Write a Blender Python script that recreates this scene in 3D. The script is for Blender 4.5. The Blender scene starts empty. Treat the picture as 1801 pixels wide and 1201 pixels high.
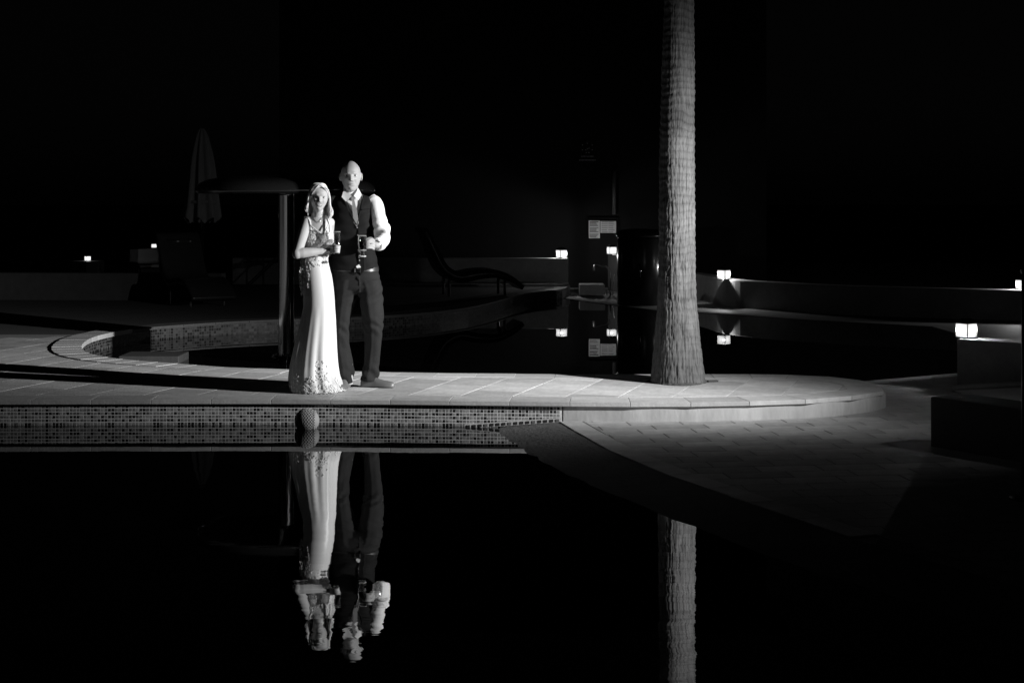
import bpy, bmesh, math, random
import numpy as np
from mathutils import Vector, Matrix
from mathutils.geometry import tessellate_polygon

random.seed(7); np.random.seed(7)
S = bpy.context.scene
COL = S.collection
PI = math.pi

# ------------------------------------------------------------------ camera
FPX, HC, HOR, CX = 2800.0, 1.771, 342.0, 900.5          # focal length in photo pixels, eye height above water, horizon row
cam = bpy.data.cameras.new('camera'); camo = bpy.data.objects.new('camera', cam); COL.objects.link(camo)
camo.location = (0, 0, HC); camo.rotation_euler = (PI/2, 0, 0)
cam.sensor_width = 36.0; cam.lens = FPX/1801*36.0
cam.shift_y = -(600.5-HOR)/1801.0
cam.clip_start = 0.1; cam.clip_end = 500
S.camera = camo

# ------------------------------------------------------------------ night sky
W = bpy.data.worlds.new('World'); S.world = W; W.use_nodes = True
wn = W.node_tree; bg = wn.nodes['Background']
sky = wn.nodes.new('ShaderNodeTexSky'); sky.sky_type = 'NISHITA'; sky.sun_disc = False
sky.sun_elevation = math.radians(4); sky.sun_rotation = math.radians(200)
bw = wn.nodes.new('ShaderNodeRGBToBW')
wn.links.new(sky.outputs[0], bw.inputs[0]); wn.links.new(bw.outputs[0], bg.inputs[0])
bg.inputs[1].default_value = 0.00025

# ------------------------------------------------------------------ the strobe that lights the couple (off to the right)
FL = Vector((4.9, 10.28, 2.3)); AIM = Vector((-1.65, 14.35, .82))
fl = bpy.data.lights.new('strobe_light', 'SPOT'); flo = bpy.data.objects.new('strobe_light', fl); COL.objects.link(flo)
flo.location = FL; flo.rotation_euler = (AIM-FL).to_track_quat('-Z', 'Y').to_euler()
fl.energy = 6900; fl.shadow_soft_size = 0.022; fl.spot_size = math.radians(112); fl.spot_blend = 0.4
fl.use_nodes = True
ln = fl.node_tree; em = ln.nodes['Emission']
geo_ = ln.nodes.new('ShaderNodeNewGeometry'); ax = (AIM-FL).normalized(); rt = ax.cross(Vector((0, 0, 1))).normalized(); upv = rt.cross(ax)
def ldot(v):
    n = ln.nodes.new('ShaderNodeVectorMath'); n.operation = 'DOT_PRODUCT'; ln.links.new(geo_.outputs['Incoming'], n.inputs[0]); n.inputs[1].default_value = v; return n.outputs['Value']
def lmath(op, a, b=None):
    n = ln.nodes.new('ShaderNodeMath'); n.operation = op
    for i, v in enumerate((a, b)):
        if v is None: continue
        if isinstance(v, (int, float)): n.inputs[i].default_value = v
        else: ln.links.new(v, n.inputs[i])
    return n.outputs[0]
fwd = ldot(ax)
ah = lmath('ARCTANGENT', lmath('DIVIDE', ldot(rt), fwd)); av = lmath('ARCTANGENT', lmath('DIVIDE', ldot(upv), fwd))
q1 = lmath('MULTIPLY', lmath('MULTIPLY', ah, ah), -1.0/(2*math.radians(10.0)**2)); q2 = lmath('MULTIPLY', lmath('MULTIPLY', av, av), -1.0/(2*math.radians(10.3)**2))
g = lmath('EXPONENT', lmath('ADD', q1, q2))
ln.links.new(lmath('ADD', g, 0.0012), em.inputs['Strength'])      # narrow upright beam of a zoomed strobe plus a little spill

S.render.engine = 'CYCLES'
S.cycles.use_denoising = True
S.cycles.max_bounces = 6; S.cycles.transparent_max_bounces = 12
S.cycles.caustics_reflective = False; S.cycles.caustics_refractive = False
S.cycles.sample_clamp_indirect = 3.0
S.view_settings.view_transform = 'Standard'; S.view_settings.look = 'None'
S.view_settings.exposure = 0.0; S.view_settings.gamma = 1.0; S.view_settings.use_curve_mapping = False

# ------------------------------------------------------------------ helpers
def P(px, py, Y):
    return Vector(((px-CX)/FPX*Y, Y, HC-(py-HOR)/FPX*Y))

MATS = {}
def mat(name, v, rough=.6, noise=None, bump=None, metal=0.0, ior=1.45, rnd=0.0, attr=False, emit=0.0, coat=0.0, stretch=None, detail=4, trans=0.0, spec=.5):
    if name in MATS: return MATS[name]
    m = bpy.data.materials.new(name); m.use_nodes = True; nt = m.node_tree; N = nt.nodes; L = nt.links
    b = N['Principled BSDF']
    b.inputs['Roughness'].default_value = rough; b.inputs['Metallic'].default_value = metal; b.inputs['IOR'].default_value = ior
    b.inputs['Coat Weight'].default_value = coat; b.inputs['Transmission Weight'].default_value = trans
    b.inputs['Specular IOR Level'].default_value = spec
    b.inputs['Base Color'].default_value = (v, v, v, 1)
    def mth(op, a, c=None, d=None):
        n = N.new('ShaderNodeMath'); n.operation = op
        for i, q in enumerate((a, c, d)):
            if q is None: continue
            if isinstance(q, (int, float)): n.inputs[i].default_value = q
            else: L.new(q, n.inputs[i])
        return n.outputs[0]
    tcn = N.new('ShaderNodeTexCoord'); vec = tcn.outputs['Object']
    if stretch:
        mp = N.new('ShaderNodeMapping'); mp.inputs['Scale'].default_value = stretch; L.new(vec, mp.inputs[0]); vec = mp.outputs[0]
    val = None
    if attr:
        at = N.new('ShaderNodeAttribute'); at.attribute_name = 'shade'; val = mth('MULTIPLY', at.outputs['Fac'], v)
    if noise or rnd:
        if val is None: val = mth('MULTIPLY', 1.0, v)
    if noise:
        for sc, am in (noise if isinstance(noise, list) else [noise]):
            nz = N.new('ShaderNodeTexNoise'); nz.inputs['Scale'].default_value = sc; nz.inputs['Detail'].default_value = detail
            L.new(vec, nz.inputs['Vector'])
            k = mth('MULTIPLY_ADD', mth('SUBTRACT', nz.outputs['Fac'], .5), am*2, 1.0)
            val = mth('MULTIPLY', val, mth('MAXIMUM', k, 0.05))
    if rnd:
        oi = N.new('ShaderNodeObjectInfo')
        val = mth('MULTIPLY', val, mth('MULTIPLY_ADD', mth('SUBTRACT', oi.outputs['Random'], .5), rnd*2, 1.0))
    if val is not None:
        cb = N.new('ShaderNodeCombineColor')
        for i in range(3): L.new(val, cb.inputs[i])
        L.new(cb.outputs[0], b.inputs['Base Color'])
    if bump:
        sc, st, di = bump
        nz = N.new('ShaderNodeTexNoise'); nz.inputs['Scale'].default_value = sc; nz.inputs['Detail'].default_value = 6
        L.new(vec, nz.inputs['Vector'])
        bp = N.new('ShaderNodeBump'); bp.inputs['Strength'].default_value = st; bp.inputs['Distance'].default_value = di
        L.new(nz.outputs['Fac'], bp.inputs['Height']); L.new(bp.outputs[0], b.inputs['Normal'])
    if emit:
        b.inputs['Emission Color'].default_value = (1, 1, 1, 1); b.inputs['Emission Strength'].default_value = emit
    MATS[name] = m
    return m

def link(o, parent=None):
    COL.objects.link(o)
    if parent: o.parent = parent
    return o

def obj(name, verts, faces, m=None, parent=None, smooth=False, shade=None):
    me = bpy.data.meshes.new(name)
    me.from_pydata([tuple(v) for v in verts], [], [tuple(f) for f in faces]); me.validate(); me.update()
    if smooth:
        me.polygons.foreach_set('use_smooth', [True]*len(me.polygons))
    if shade is not None:
        a = me.attributes.new('shade', 'FLOAT', 'POINT'); a.data.foreach_set('value', np.asarray(shade, dtype=np.float32))
    if m: me.materials.append(m)
    o = bpy.data.objects.new(name, me)
    return link(o, parent)

def obj_bm(name, bm, m=None, parent=None, smooth=False):
    me = bpy.data.meshes.new(name); bm.normal_update(); bm.to_mesh(me); bm.free()
    if smooth: me.polygons.foreach_set('use_smooth', [True]*len(me.polygons))
    if m: me.materials.append(m)
    return link(bpy.data.objects.new(name, me), parent)

def tag(o, label, cat, group=None):
    o['label'] = label; o['category'] = cat
    if group: o['group'] = group
    return o

def thing(name, label, cat, loc=(0, 0, 0), rz=0.0, group=None):
    o = bpy.data.objects.new(name, None); o.empty_display_size = .1; COL.objects.link(o)
    o.location = loc; o.rotation_euler = (0, 0, rz)
    return tag(o, label, cat, group)

def struct(o): o['kind'] = 'structure'; return o
def stuff(o): o['kind'] = 'stuff'; return o

class MB:
    "collects verts and faces of one mesh"
    def __init__(s): s.v = []; s.f = []
    def add(s, v, f):
        o = len(s.v); s.v += [tuple(q) for q in v]; s.f += [tuple(i+o for i in q) for q in f]
    def box(s, c, d, rz=0.0, taper=1.0):
        x, y, z = d[0]/2, d[1]/2, d[2]/2; cs, sn = math.cos(rz), math.sin(rz); v = []
        for k in (-1, 1):
            t = taper if k > 0 else 1.0
            for (i, j) in ((-1, -1), (1, -1), (1, 1), (-1, 1)):
                a, b = i*x*t, j*y*t
                v.append((c[0]+a*cs-b*sn, c[1]+a*sn+b*cs, c[2]+k*z))
        s.add(v, [(3, 2, 1, 0), (4, 5, 6, 7), (0, 1, 5, 4), (1, 2, 6, 5), (2, 3, 7, 6), (3, 0, 4, 7)])
    def tube(s, pts, rad, n=12, cap=True, squash=None):
        pts = [Vector(p) for p in pts]; k = len(pts)
        if isinstance(rad, (int, float)): rad = [rad]*k
        up = None; v = []; f = []
        for i, p in enumerate(pts):
            t = (pts[min(i+1, k-1)]-pts[max(i-1, 0)]).normalized()
            if up is None:
                a = Vector((0, 0, 1)) if abs(t.z) < .9 else Vector((0, 1, 0)); up = (a-t*a.dot(t)).normalized()
            else:
                up = (up-t*up.dot(t)).normalized()
            sd = t.cross(up)
            q = squash if squash else 1.0
            for j in range(n):
                an = 2*PI*j/n; v.append(p+(sd*math.cos(an)+up*math.sin(an)*q)*rad[i])
        for i in range(k-1):
            for j in range(n):
                f.append((i*n+j, i*n+(j+1) % n, (i+1)*n+(j+1) % n, (i+1)*n+j))
        if cap:
            f.append(tuple(range(n-1, -1, -1))); f.append(tuple((k-1)*n+j for j in range(n)))
        s.add(v, f)
    def lathe(s, prof, c=(0, 0, 0), n=32, closed=False):
        v = []; f = []; k = len(prof)
        for (r, z) in prof:
            for j in range(n):
                a = 2*PI*j/n; v.append((c[0]+r*math.cos(a), c[1]+r*math.sin(a), c[2]+z))
        for i in range(k-1):
            for j in range(n):
                f.append((i*n+j, i*n+(j+1) % n, (i+1)*n+(j+1) % n, (i+1)*n+j))
        if not closed:
            f.append(tuple(range(n-1, -1, -1))); f.append(tuple((k-1)*n+j for j in range(n)))
        s.add(v, f)
    def sphere(s, c, r, nu=20, nv=12, R=None):
        v = []; f = []
        rr = r if hasattr(r, '__len__') else (r, r, r)
        for i in range(nv+1):
            ph = PI*i/nv
            for j in range(nu):
                t = 2*PI*j/nu; q = Vector((rr[0]*math.sin(ph)*math.cos(t), rr[1]*math.sin(ph)*math.sin(t), rr[2]*math.cos(ph)))
                if R: q = R @ q
                v.append(Vector(c)+q)
        for i in range(nv):
            for j in range(nu):
                f.append((i*nu+j, (i+1)*nu+j, (i+1)*nu+(j+1) % nu, i*nu+(j+1) % nu))
        s.add(v, f)
    def prism(s, poly, z0, z1, axis=None):
        n = len(poly); v = [(p[0], p[1], z0) for p in poly]+[(p[0], p[1], z1) for p in poly]
        tri = tessellate_polygon([[Vector((p[0], p[1], 0)) for p in poly]])
        f = [(t[0]+n, t[1]+n, t[2]+n) for t in tri]+[(t[2], t[1], t[0]) for t in tri]
        f += [(i, (i+1) % n, (i+1) % n+n, i+n) for i in range(n)]
        s.add(v, f)
    def build(s, name, m=None, parent=None, smooth=False, shade=None):
        o = obj(name, s.v, s.f, m, parent, smooth, shade)
        bm = bmesh.new(); bm.from_mesh(o.data); bmesh.ops.recalc_face_normals(bm, faces=bm.faces); bm.to_mesh(o.data); bm.free()
        if smooth: o.data.polygons.foreach_set('use_smooth', [True]*len(o.data.polygons))
        return o

def bevel(o, w=.006, seg=2, ang=40):
    bm = bmesh.new(); bm.from_mesh(o.data)
    bmesh.ops.remove_doubles(bm, verts=bm.verts, dist=1e-5)
    es = [e for e in bm.edges if len(e.link_faces) == 2 and e.calc_face_angle(0) > math.radians(ang)]
    bmesh.ops.bevel(bm, geom=es, offset=w, segments=seg, affect='EDGES', profile=.5)
    bm.to_mesh(o.data); bm.free()
    return o

def smooth_curve(pts, sub=8, closed=False):
    p = [np.array(q, float) for q in pts]; n = len(p); out = []
    rng = range(n if closed else n-1)
    for i in rng:
        if closed: a, b, c, d = p[(i-1) % n], p[i], p[(i+1) % n], p[(i+2) % n]
        else: a, b, c, d = p[max(i-1, 0)], p[i], p[i+1], p[min(i+2, n-1)]
        for k in range(sub):
            t = k/sub
            out.append(.5*((2*b)+(-a+c)*t+(2*a-5*b+4*c-d)*t*t+(-a+3*b-3*c+d)*t**3))
    if not closed: out.append(p[-1])
    return out

def clip_poly(subj, rect):
    "Sutherland-Hodgman: subject polygon clipped to a convex counter-clockwise polygon"
    out = subj
    for i in range(len(rect)):
        a, b = rect[i], rect[(i+1) % len(rect)]; inp = out; out = []
        if not inp: return []
        def side(p): return (b[0]-a[0])*(p[1]-a[1])-(b[1]-a[1])*(p[0]-a[0])
        for k in range(len(inp)):
            p, q = inp[k], inp[(k+1) % len(inp)]; sp, sq = side(p), side(q)
            if sp >= 0: out.append(p)
            if (sp >= 0) != (sq >= 0):
                t = sp/(sp-sq); out.append((p[0]+(q[0]-p[0])*t, p[1]+(q[1]-p[1])*t))
    return out

def area(p): return .5*sum(p[i][0]*p[(i+1) % len(p)][1]-p[(i+1) % len(p)][0]*p[i][1] for i in range(len(p)))

def offset_path(pts, d):
    "shift an open path sideways (left of travel is positive)"
    out = []
    for i in range(len(pts)):
        a = np.array(pts[max(i-1, 0)][:2], float); b = np.array(pts[min(i+1, len(pts)-1)][:2], float); t = b-a; t /= np.linalg.norm(t)+1e-9
        out.append((pts[i][0]-t[1]*d, pts[i][1]+t[0]*d))
    return out

def resample(pts, step):
    p = np.array([q[:2] for q in pts], float); seg = np.linalg.norm(np.diff(p, axis=0), axis=1); L = np.concatenate([[0], np.cumsum(seg)])
    n = max(1, round(L[-1]/step)); t = np.linspace(0, L[-1], n+1)
    return [(float(np.interp(q, L, p[:, 0])), float(np.interp(q, L, p[:, 1]))) for q in t]

def remesh(o, voxel, it=4, fac=.5):
    m = o.modifiers.new('r', 'REMESH'); m.mode = 'VOXEL'; m.voxel_size = voxel; m.use_smooth_shade = True
    s = o.modifiers.new('s', 'SMOOTH'); s.iterations = it; s.factor = fac
    dg = bpy.context.evaluated_depsgraph_get(); ev = o.evaluated_get(dg)
    me = bpy.data.meshes.new_from_object(ev); mats = list(o.data.materials)
    o.modifiers.clear(); old = o.data; o.data = me; bpy.data.meshes.remove(old)
    me.materials.clear()
    for q in mats: me.materials.append(q)
    me.polygons.foreach_set('use_smooth', [True]*len(me.polygons))
    return o

# simple value noise for mesh displacement
_tab = np.random.rand(64, 64, 64)
def vnoise(p):
    p = np.asarray(p, float); i = np.floor(p).astype(int); f = p-i; f = f*f*(3-2*f); r = 0
    for a in (0, 1):
        for b in (0, 1):
            for c in (0, 1):
                w = (f[..., 0] if a else 1-f[..., 0])*(f[..., 1] if b else 1-f[..., 1])*(f[..., 2] if c else 1-f[..., 2])
                r = r+w*_tab[(i[..., 0]+a) % 64, (i[..., 1]+b) % 64, (i[..., 2]+c) % 64]
    return r-.5

# ------------------------------------------------------------------ materials
stone = mat('paving_stone', .50, .62, [(1.7, .36), (7, .26), (28, .2), (140, .14)], (45, .5, .005), rnd=.2)
stone2 = mat('coping_stone', .52, .6, [(3.0, .28), (12, .2), (40, .16)], (70, .45, .003), rnd=.14)
floor_m = mat('floor_stone', .34, .65, [(1.3, .36), (7, .26), (24, .2), (120, .14)], (45, .5, .005), rnd=.18)
joint_m = mat('joint_mortar', .24, .9, (40, .3), (80, .4, .004))
plaster = mat('cream_plaster', .52, .8, [(3.5, .34), (9, .25), (30, .16)], (45, .5, .004), stretch=(1, 1, .35))
wallp = mat('white_plaster', .36, .85, [(2, .3), (9, .25), (30, .15)], (60, .4, .003))
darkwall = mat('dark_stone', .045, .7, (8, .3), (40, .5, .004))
grout = mat('grout', .85, .8, [(30, .2), (4, .15)])
tile_m = mat('glazed_tile', .42, .12, (60, .2), None, attr=True)
facade = mat('dark_facade', .006, .9, (2, .3))
beach_m = mat('pebble_render', .12, .75, [(6, .4), (30, .25), (90, .3)], (35, .8, .012))
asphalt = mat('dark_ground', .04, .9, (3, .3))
black_metal = mat('black_metal', .03, .35, None, None, metal=.0)
steel = mat('polished_steel', .3, .07, (6, .15), None, metal=1.0)
dark_gloss = mat('dark_gloss', .022, .22, (9, .2))
# ------------------------------------------------------------------ the place
ZD, ZF, ZB = 0.197, 0.05, 0.04        # walkway, lower floor, back water (front water is 0)

def water_mat(name, near, far, e_near, e_far, ior):
    m = bpy.data.materials.new(name); m.use_nodes = True; nt = m.node_tree; N = nt.nodes; L = nt.links
    b = N['Principled BSDF']; b.inputs['Base Color'].default_value = (.003, .003, .003, 1); b.inputs['Roughness'].default_value = 0.0
    b.inputs['IOR'].default_value = ior
    geo = N.new('ShaderNodeNewGeometry'); sp = N.new('ShaderNodeSeparateXYZ'); L.new(geo.outputs['Position'], sp.inputs[0])
    mr = N.new('ShaderNodeMapRange'); mr.inputs['From Min'].default_value = near; mr.inputs['From Max'].default_value = far
    mr.inputs['To Min'].default_value = e_near; mr.inputs['To Max'].default_value = e_far; L.new(sp.outputs['Y'], mr.inputs['Value'])
    tot = None
    for sc, st, w in ((1.0, (1.6, 5.0, 1), 1.0), (1.0, (5, 26, 1), .42), (1.0, (14, 70, 1), .3), (1.0, (.5, .9, 1), .6)):
        mp = N.new('ShaderNodeMapping'); mp.inputs['Scale'].default_value = st; L.new(geo.outputs['Position'], mp.inputs[0])
        nz = N.new('ShaderNodeTexNoise'); nz.inputs['Scale'].default_value = sc; nz.inputs['Detail'].default_value = 2; L.new(mp.outputs[0], nz.inputs[0])
        v = N.new('ShaderNodeVectorMath'); v.operation = 'SUBTRACT'; L.new(nz.outputs['Color'], v.inputs[0]); v.inputs[1].default_value = (.5, .5, .5)
        s = N.new('ShaderNodeVectorMath'); s.operation = 'SCALE'; L.new(v.outputs[0], s.inputs[0]); s.inputs['Scale'].default_value = w
        if tot is None: tot = s.outputs[0]
        else:
            a = N.new('ShaderNodeVectorMath'); a.operation = 'ADD'; L.new(tot, a.inputs[0]); L.new(s.outputs[0], a.inputs[1]); tot = a.outputs[0]
    sc = N.new('ShaderNodeVectorMath'); sc.operation = 'SCALE'; L.new(tot, sc.inputs[0]); L.new(mr.outputs[0], sc.inputs['Scale'])
    ml = N.new('ShaderNodeVectorMath'); ml.operation = 'MULTIPLY'; L.new(sc.outputs[0], ml.inputs[0]); ml.inputs[1].default_value = (1, 1, 0)
    ad = N.new('ShaderNodeVectorMath'); ad.operation = 'ADD'; L.new(ml.outputs[0], ad.inputs[0]); ad.inputs[1].default_value = (0, 0, 1)
    no = N.new('ShaderNodeVectorMath'); no.operation = 'NORMALIZE'; L.new(ad.outputs[0], no.inputs[0]); L.new(no.outputs[0], b.inputs['Normal'])
    return m

# ground far beyond everything
gm = MB(); gm.prism([(-150, 40), (150, 40), (150, 260), (-150, 260)], -.3, .02); struct(gm.build('ground', asphalt))

# ---- outlines, all measured on the paving plane
front = [(-9.5, 12.55), (-7.0, 12.32), (-5.2, 12.22), (-3.9, 12.20), (-1.7, 12.235), (0.0, 12.13), (.45, 12.095), (1.1, 12.06), (1.73, 12.12)]
nose = [(2.347, 12.27), (2.70, 12.49), (2.89, 12.66), (3.01, 12.84), (3.045, 12.97), (3.035, 13.12), (3.0, 13.30), (2.93, 13.50), (2.80, 13.70), (2.567, 13.85), (2.32, 13.91), (2.0, 13.94)]
back = [(1.3, 13.94), (.74, 13.93), (-.25, 13.99), (-.9, 14.06), (-2.05, 14.33), (-2.65, 14.52), (-3.0, 14.74), (-3.57, 15.06), (-4.06, 15.5), (-4.40, 16.2), (-4.58, 17.2),
        (-4.52, 18.06), (-4.34, 18.67), (-4.18, 19.0), (-3.58, 19.6), (-2.94, 20.0), (-1.6, 20.7), (-.6, 22.2), (.2, 25.2), (.84, 26.4)]
edge_f = smooth_curve(front+nose, 5); edge_b = smooth_curve(back, 5)
edge = edge_f+edge_b
deck_poly = offset_path([(float(p[0]), float(p[1])) for p in edge], .03)+[(1.0, 27.4), (1.0, 39.9), (-30, 39.9), (-30, 12.55)]
# base slab of the walkway and left terrace
dm = MB(); dm.prism(deck_poly, -.6, ZD-.002)
walk = struct(dm.build('walkway', joint_m))
# field pavers, rotated courses, clipped to the inner outline
inner_f = [tuple(map(float, p)) for p in edge_f]
full = [(float(p[0]), float(p[1])) for p in edge_f+edge_b[:75]]
inset = offset_path(full, .30)
inset_poly = inset+[(-2.2, 21.0), (-9.5, 21.0), (-9.5, 12.85)]
rot = math.radians(-17); cs, sn = math.cos(rot), math.sin(rot)
pw, pl, gap = .40, .60, .004
cx0, cy0 = 0.0, 12.4; npav = 0
def paver(poly, z0, z1, m, parent, name='paver', bev=.0012):
    if len(poly) < 3 or abs(area(poly)) < .004: return None
    if area(poly) < 0: poly = poly[::-1]
    q = [poly[0]]
    for p in poly[1:]:
        if math.hypot(p[0]-q[-1][0], p[1]-q[-1][1]) > .004: q.append(p)
    if math.hypot(q[0][0]-q[-1][0], q[0][1]-q[-1][1]) < .004: q.pop()
    if len(q) < 3: return None
    c = (sum(p[0] for p in q)/len(q), sum(p[1] for p in q)/len(q)); n = len(q)
    dz = random.uniform(-.0006, .0006); tx, ty = random.uniform(-.0012, .0012), random.uniform(-.0012, .0012)
    def ins(p): 
        d = math.hypot(p[0]-c[0], p[1]-c[1])+1e-6; k = 1-bev/d
        return (c[0]+(p[0]-c[0])*k, c[1]+(p[1]-c[1])*k)
    v = [(p[0]-c[0], p[1]-c[1], z0-ZD) for p in q]+[(p[0]-c[0], p[1]-c[1], z1-ZD-bev+dz+tx*(p[0]-c[0])+ty*(p[1]-c[1])) for p in q]
    v += [(ins(p)[0]-c[0], ins(p)[1]-c[1], z1-ZD+dz+tx*(p[0]-c[0])+ty*(p[1]-c[1])) for p in q]
    tri = tessellate_polygon([[Vector((p[0], p[1], 0)) for p in q]])
    f = [tuple(i+2*n for i in t) for t in tri]
    for a in (0, n): f += [(i+a, (i+1) % n+a, (i+1) % n+n+a, i+n+a) for i in range(n)]
    o = obj(name, v, f, m, parent); o.location = (c[0], c[1], ZD)
    bm = bmesh.new(); bm.from_mesh(o.data); bmesh.ops.recalc_face_normals(bm, faces=bm.faces); bm.to_mesh(o.data); bm.free()
    return o
stuff_pav = []
for i in range(-30, 16):
    for j in range(-8, 20):
        u0 = i*pw; w0 = j*pl+(i % 2)*pl*.5
        rect = []
        for (a, b) in ((0, 0), (pw-gap, 0), (pw-gap, pl-gap), (0, pl-gap)):
            u, w = u0+a, w0+b; rect.append((cx0+u*cs-w*sn, cy0+u*sn+w*cs))
        ccx, ccy = sum(r[0] for r in rect)/4, sum(r[1] for r in rect)/4
        if ccx < -9.6 or ccx > 3.3 or ccy > 17.6 or ccy < 11.9: continue
        if not (-.42*ccy < ccx): continue                      # far outside the picture
        poly = clip_poly(inset_poly, rect)
        if len(poly) < 3: continue
        if ccy < 17 and npav < 300:
            if paver(poly, ZD-.03, ZD, stone, walk): npav += 1
        else: stuff_pav.append(poly)
sm = MB()
for p in stuff_pav:
    if abs(area(p)) > .004: sm.prism(p if area(p) > 0 else p[::-1], ZD-.03, ZD-.001)
stuff(sm.build('far_paving', stone, walk))
# terrace further back is one plain sheet, coloured dark to stand in for fading light
tm = MB(); tm.prism([(-30, 17.9), (-4.93, 17.9), (-4.75, 18.6), (-4.3, 19.4), (-3.7, 19.95), (-3.0, 20.35), (-1.85, 20.95), (-.9, 22.4), (-.1, 25.3), (.7, 26.65), (.9, 39.8), (-30, 39.8)], ZD-.03, ZD-.001); tm.build('dark_terrace', asphalt, walk)

# coping stones along the edge, each its own
def coping(path, w, step, z1, th, over, m, parent, prefix='coping_stone', skew=0):
    outer = resample(offset_path(path, -over), step); inner = offset_path(outer, w)
    n = len(outer)-1; sub = 4
    for k in range(n):
        po = [outer[k]+(np.array(outer[k+1])-np.array(outer[k]))*0] ; 
        a, b = np.array(outer[k]), np.array(outer[k+1]); c, d = np.array(inner[k+1]), np.array(inner[k])
        t = (b-a)/np.linalg.norm(b-a)*.002
        quad = [a+t, b-t, c-t, d+t]
        ctr = sum(quad)/4
        bm = bmesh.new(); vs = []
        dz = random.uniform(-.0008, .0008)-(.018*max(0, 1-k/skew) if skew else 0)
        for z in (z1-th-(.0 if skew else 0), z1+dz):
            for q in quad: vs.append(bm.verts.new((q[0]-ctr[0], q[1]-ctr[1], z-z1)))
        for f in ((3, 2, 1, 0), (4, 5, 6, 7), (0, 1, 5, 4), (1, 2, 6, 5), (2, 3, 7, 6), (3, 0, 4, 7)): bm.faces.new([vs[i] for i in f])
        bmesh.ops.bevel(bm, geom=[e for e in bm.edges], offset=.0014, segments=1, affect='EDGES')
        bmesh.ops.recalc_face_normals(bm, faces=bm.faces)
        o = obj_bm(prefix, bm, m, parent); o.location = (ctr[0], ctr[1], z1)
vis_front = [p for p in full if p[0] > -5.4 or p[1] > 13]
i0 = next(i for i, p in enumerate(full) if p[0] > -5.6)
nf = len(edge_f)
coping(full[i0:nf-28], .297, .47, ZD, .034, .018, stone2, walk)
coping(full[nf-29:nf+30], .297, .34, ZD, .034, .018, stone2, walk)
# raised rim round the children's end of the back pool
full2 = [(float(p[0]), float(p[1])) for p in edge]
rim = full2[nf+29:]
coping(rim[:30], .297, .24, ZD+.018, .05, .02, stone2, walk, 'rim_stone', 13)
coping(rim[29:], .297, .45, ZD+.002, .02, .004, mat('far_rim_stone', .16, .7, (12, .25)), walk, 'rim_stone')  # darker copy of the rim stone, dims the far rim by colour

# front wall of the walkway: mosaic on the left, cream plaster on the right
wall_path = offset_path([p for p in full[:nf+20]], .006)
def strip(path, z0, z1, name, m, parent, thick=.02):
    n = len(path); inn = offset_path(path, thick); v = []; f = []
    for (p, q) in zip(path, inn): v += [(p[0], p[1], z0), (p[0], p[1], z1), (q[0], q[1], z0), (q[0], q[1], z1)]
    for i in range(n-1):
        a, b = 4*i, 4*i+4
        f += [(a, b, b+1, a+1), (a+2, a+3, b+3, b+2), (a+1, b+1, b+3, a+3)]
    f += [(0, 1, 3, 2), (4*n-4, 4*n-2, 4*n-1, 4*n-3)]
    return obj(name, v, f, m, parent)
XM = .385
wl = [p for p in resample(wall_path, .02) if p[0] < XM and p[0] > -5.6]
wr = [p for p in resample(wall_path, .05) if p[0] > XM-.03]
gw = strip(offset_path(wl, .0), -.45, ZD-.035, 'mosaic_wall', grout, walk)
def mosaic(path, z0, z1, t, name, m, parent, g=.0062, proud=.0008, dark=.22, lo=.25, hi=1.0, kind='stuff'):
    pts = resample(path, t); rows = int((z1-z0)/t); V = []; F = []; C = []
    rs = np.random.RandomState(3)
    for i in range(len(pts)-1):
        a, b = np.array(pts[i]), np.array(pts[i+1]); d = (b-a)/np.linalg.norm(b-a); n = np.array([d[1], -d[0]])
        for r in range(rows):
            za, zb = z0+r*t+g/2, z0+(r+1)*t-g/2; p, q = a+d*g/2, b-d*g/2; o = len(V)
            ti = rs.uniform(-.0004, .0004, 4)
            for (pt, zz, k) in ((p, za, 0), (q, za, 1), (q, zb, 2), (p, zb, 3)):
                V.append((pt[0]-n[0]*.004, pt[1]-n[1]*.004, zz))
            for (pt, zz, k) in ((p, za, 0), (q, za, 1), (q, zb, 2), (p, zb, 3)):
                w = proud+ti[k]; V.append((pt[0]+n[0]*w, pt[1]+n[1]*w, zz))
            F += [(o+4, o+5, o+6, o+7), (o, o+1, o+5, o+4), (o+1, o+2, o+6, o+5), (o+2, o+3, o+7, o+6), (o+3, o, o+4, o+7)]
            u = rs.rand(); c = .06 if u < dark else rs.uniform(lo, hi)
            C += [c]*8
    o = obj(name, V, F, m, parent, shade=C); o['kind'] = kind
    return o
mosaic(wl, -.055, ZD-.036, .0265, 'mosaic_tiles', tile_m, gw)
strip(wr, -.1, ZD-.035, 'plaster_riser', plaster, walk)

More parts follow.
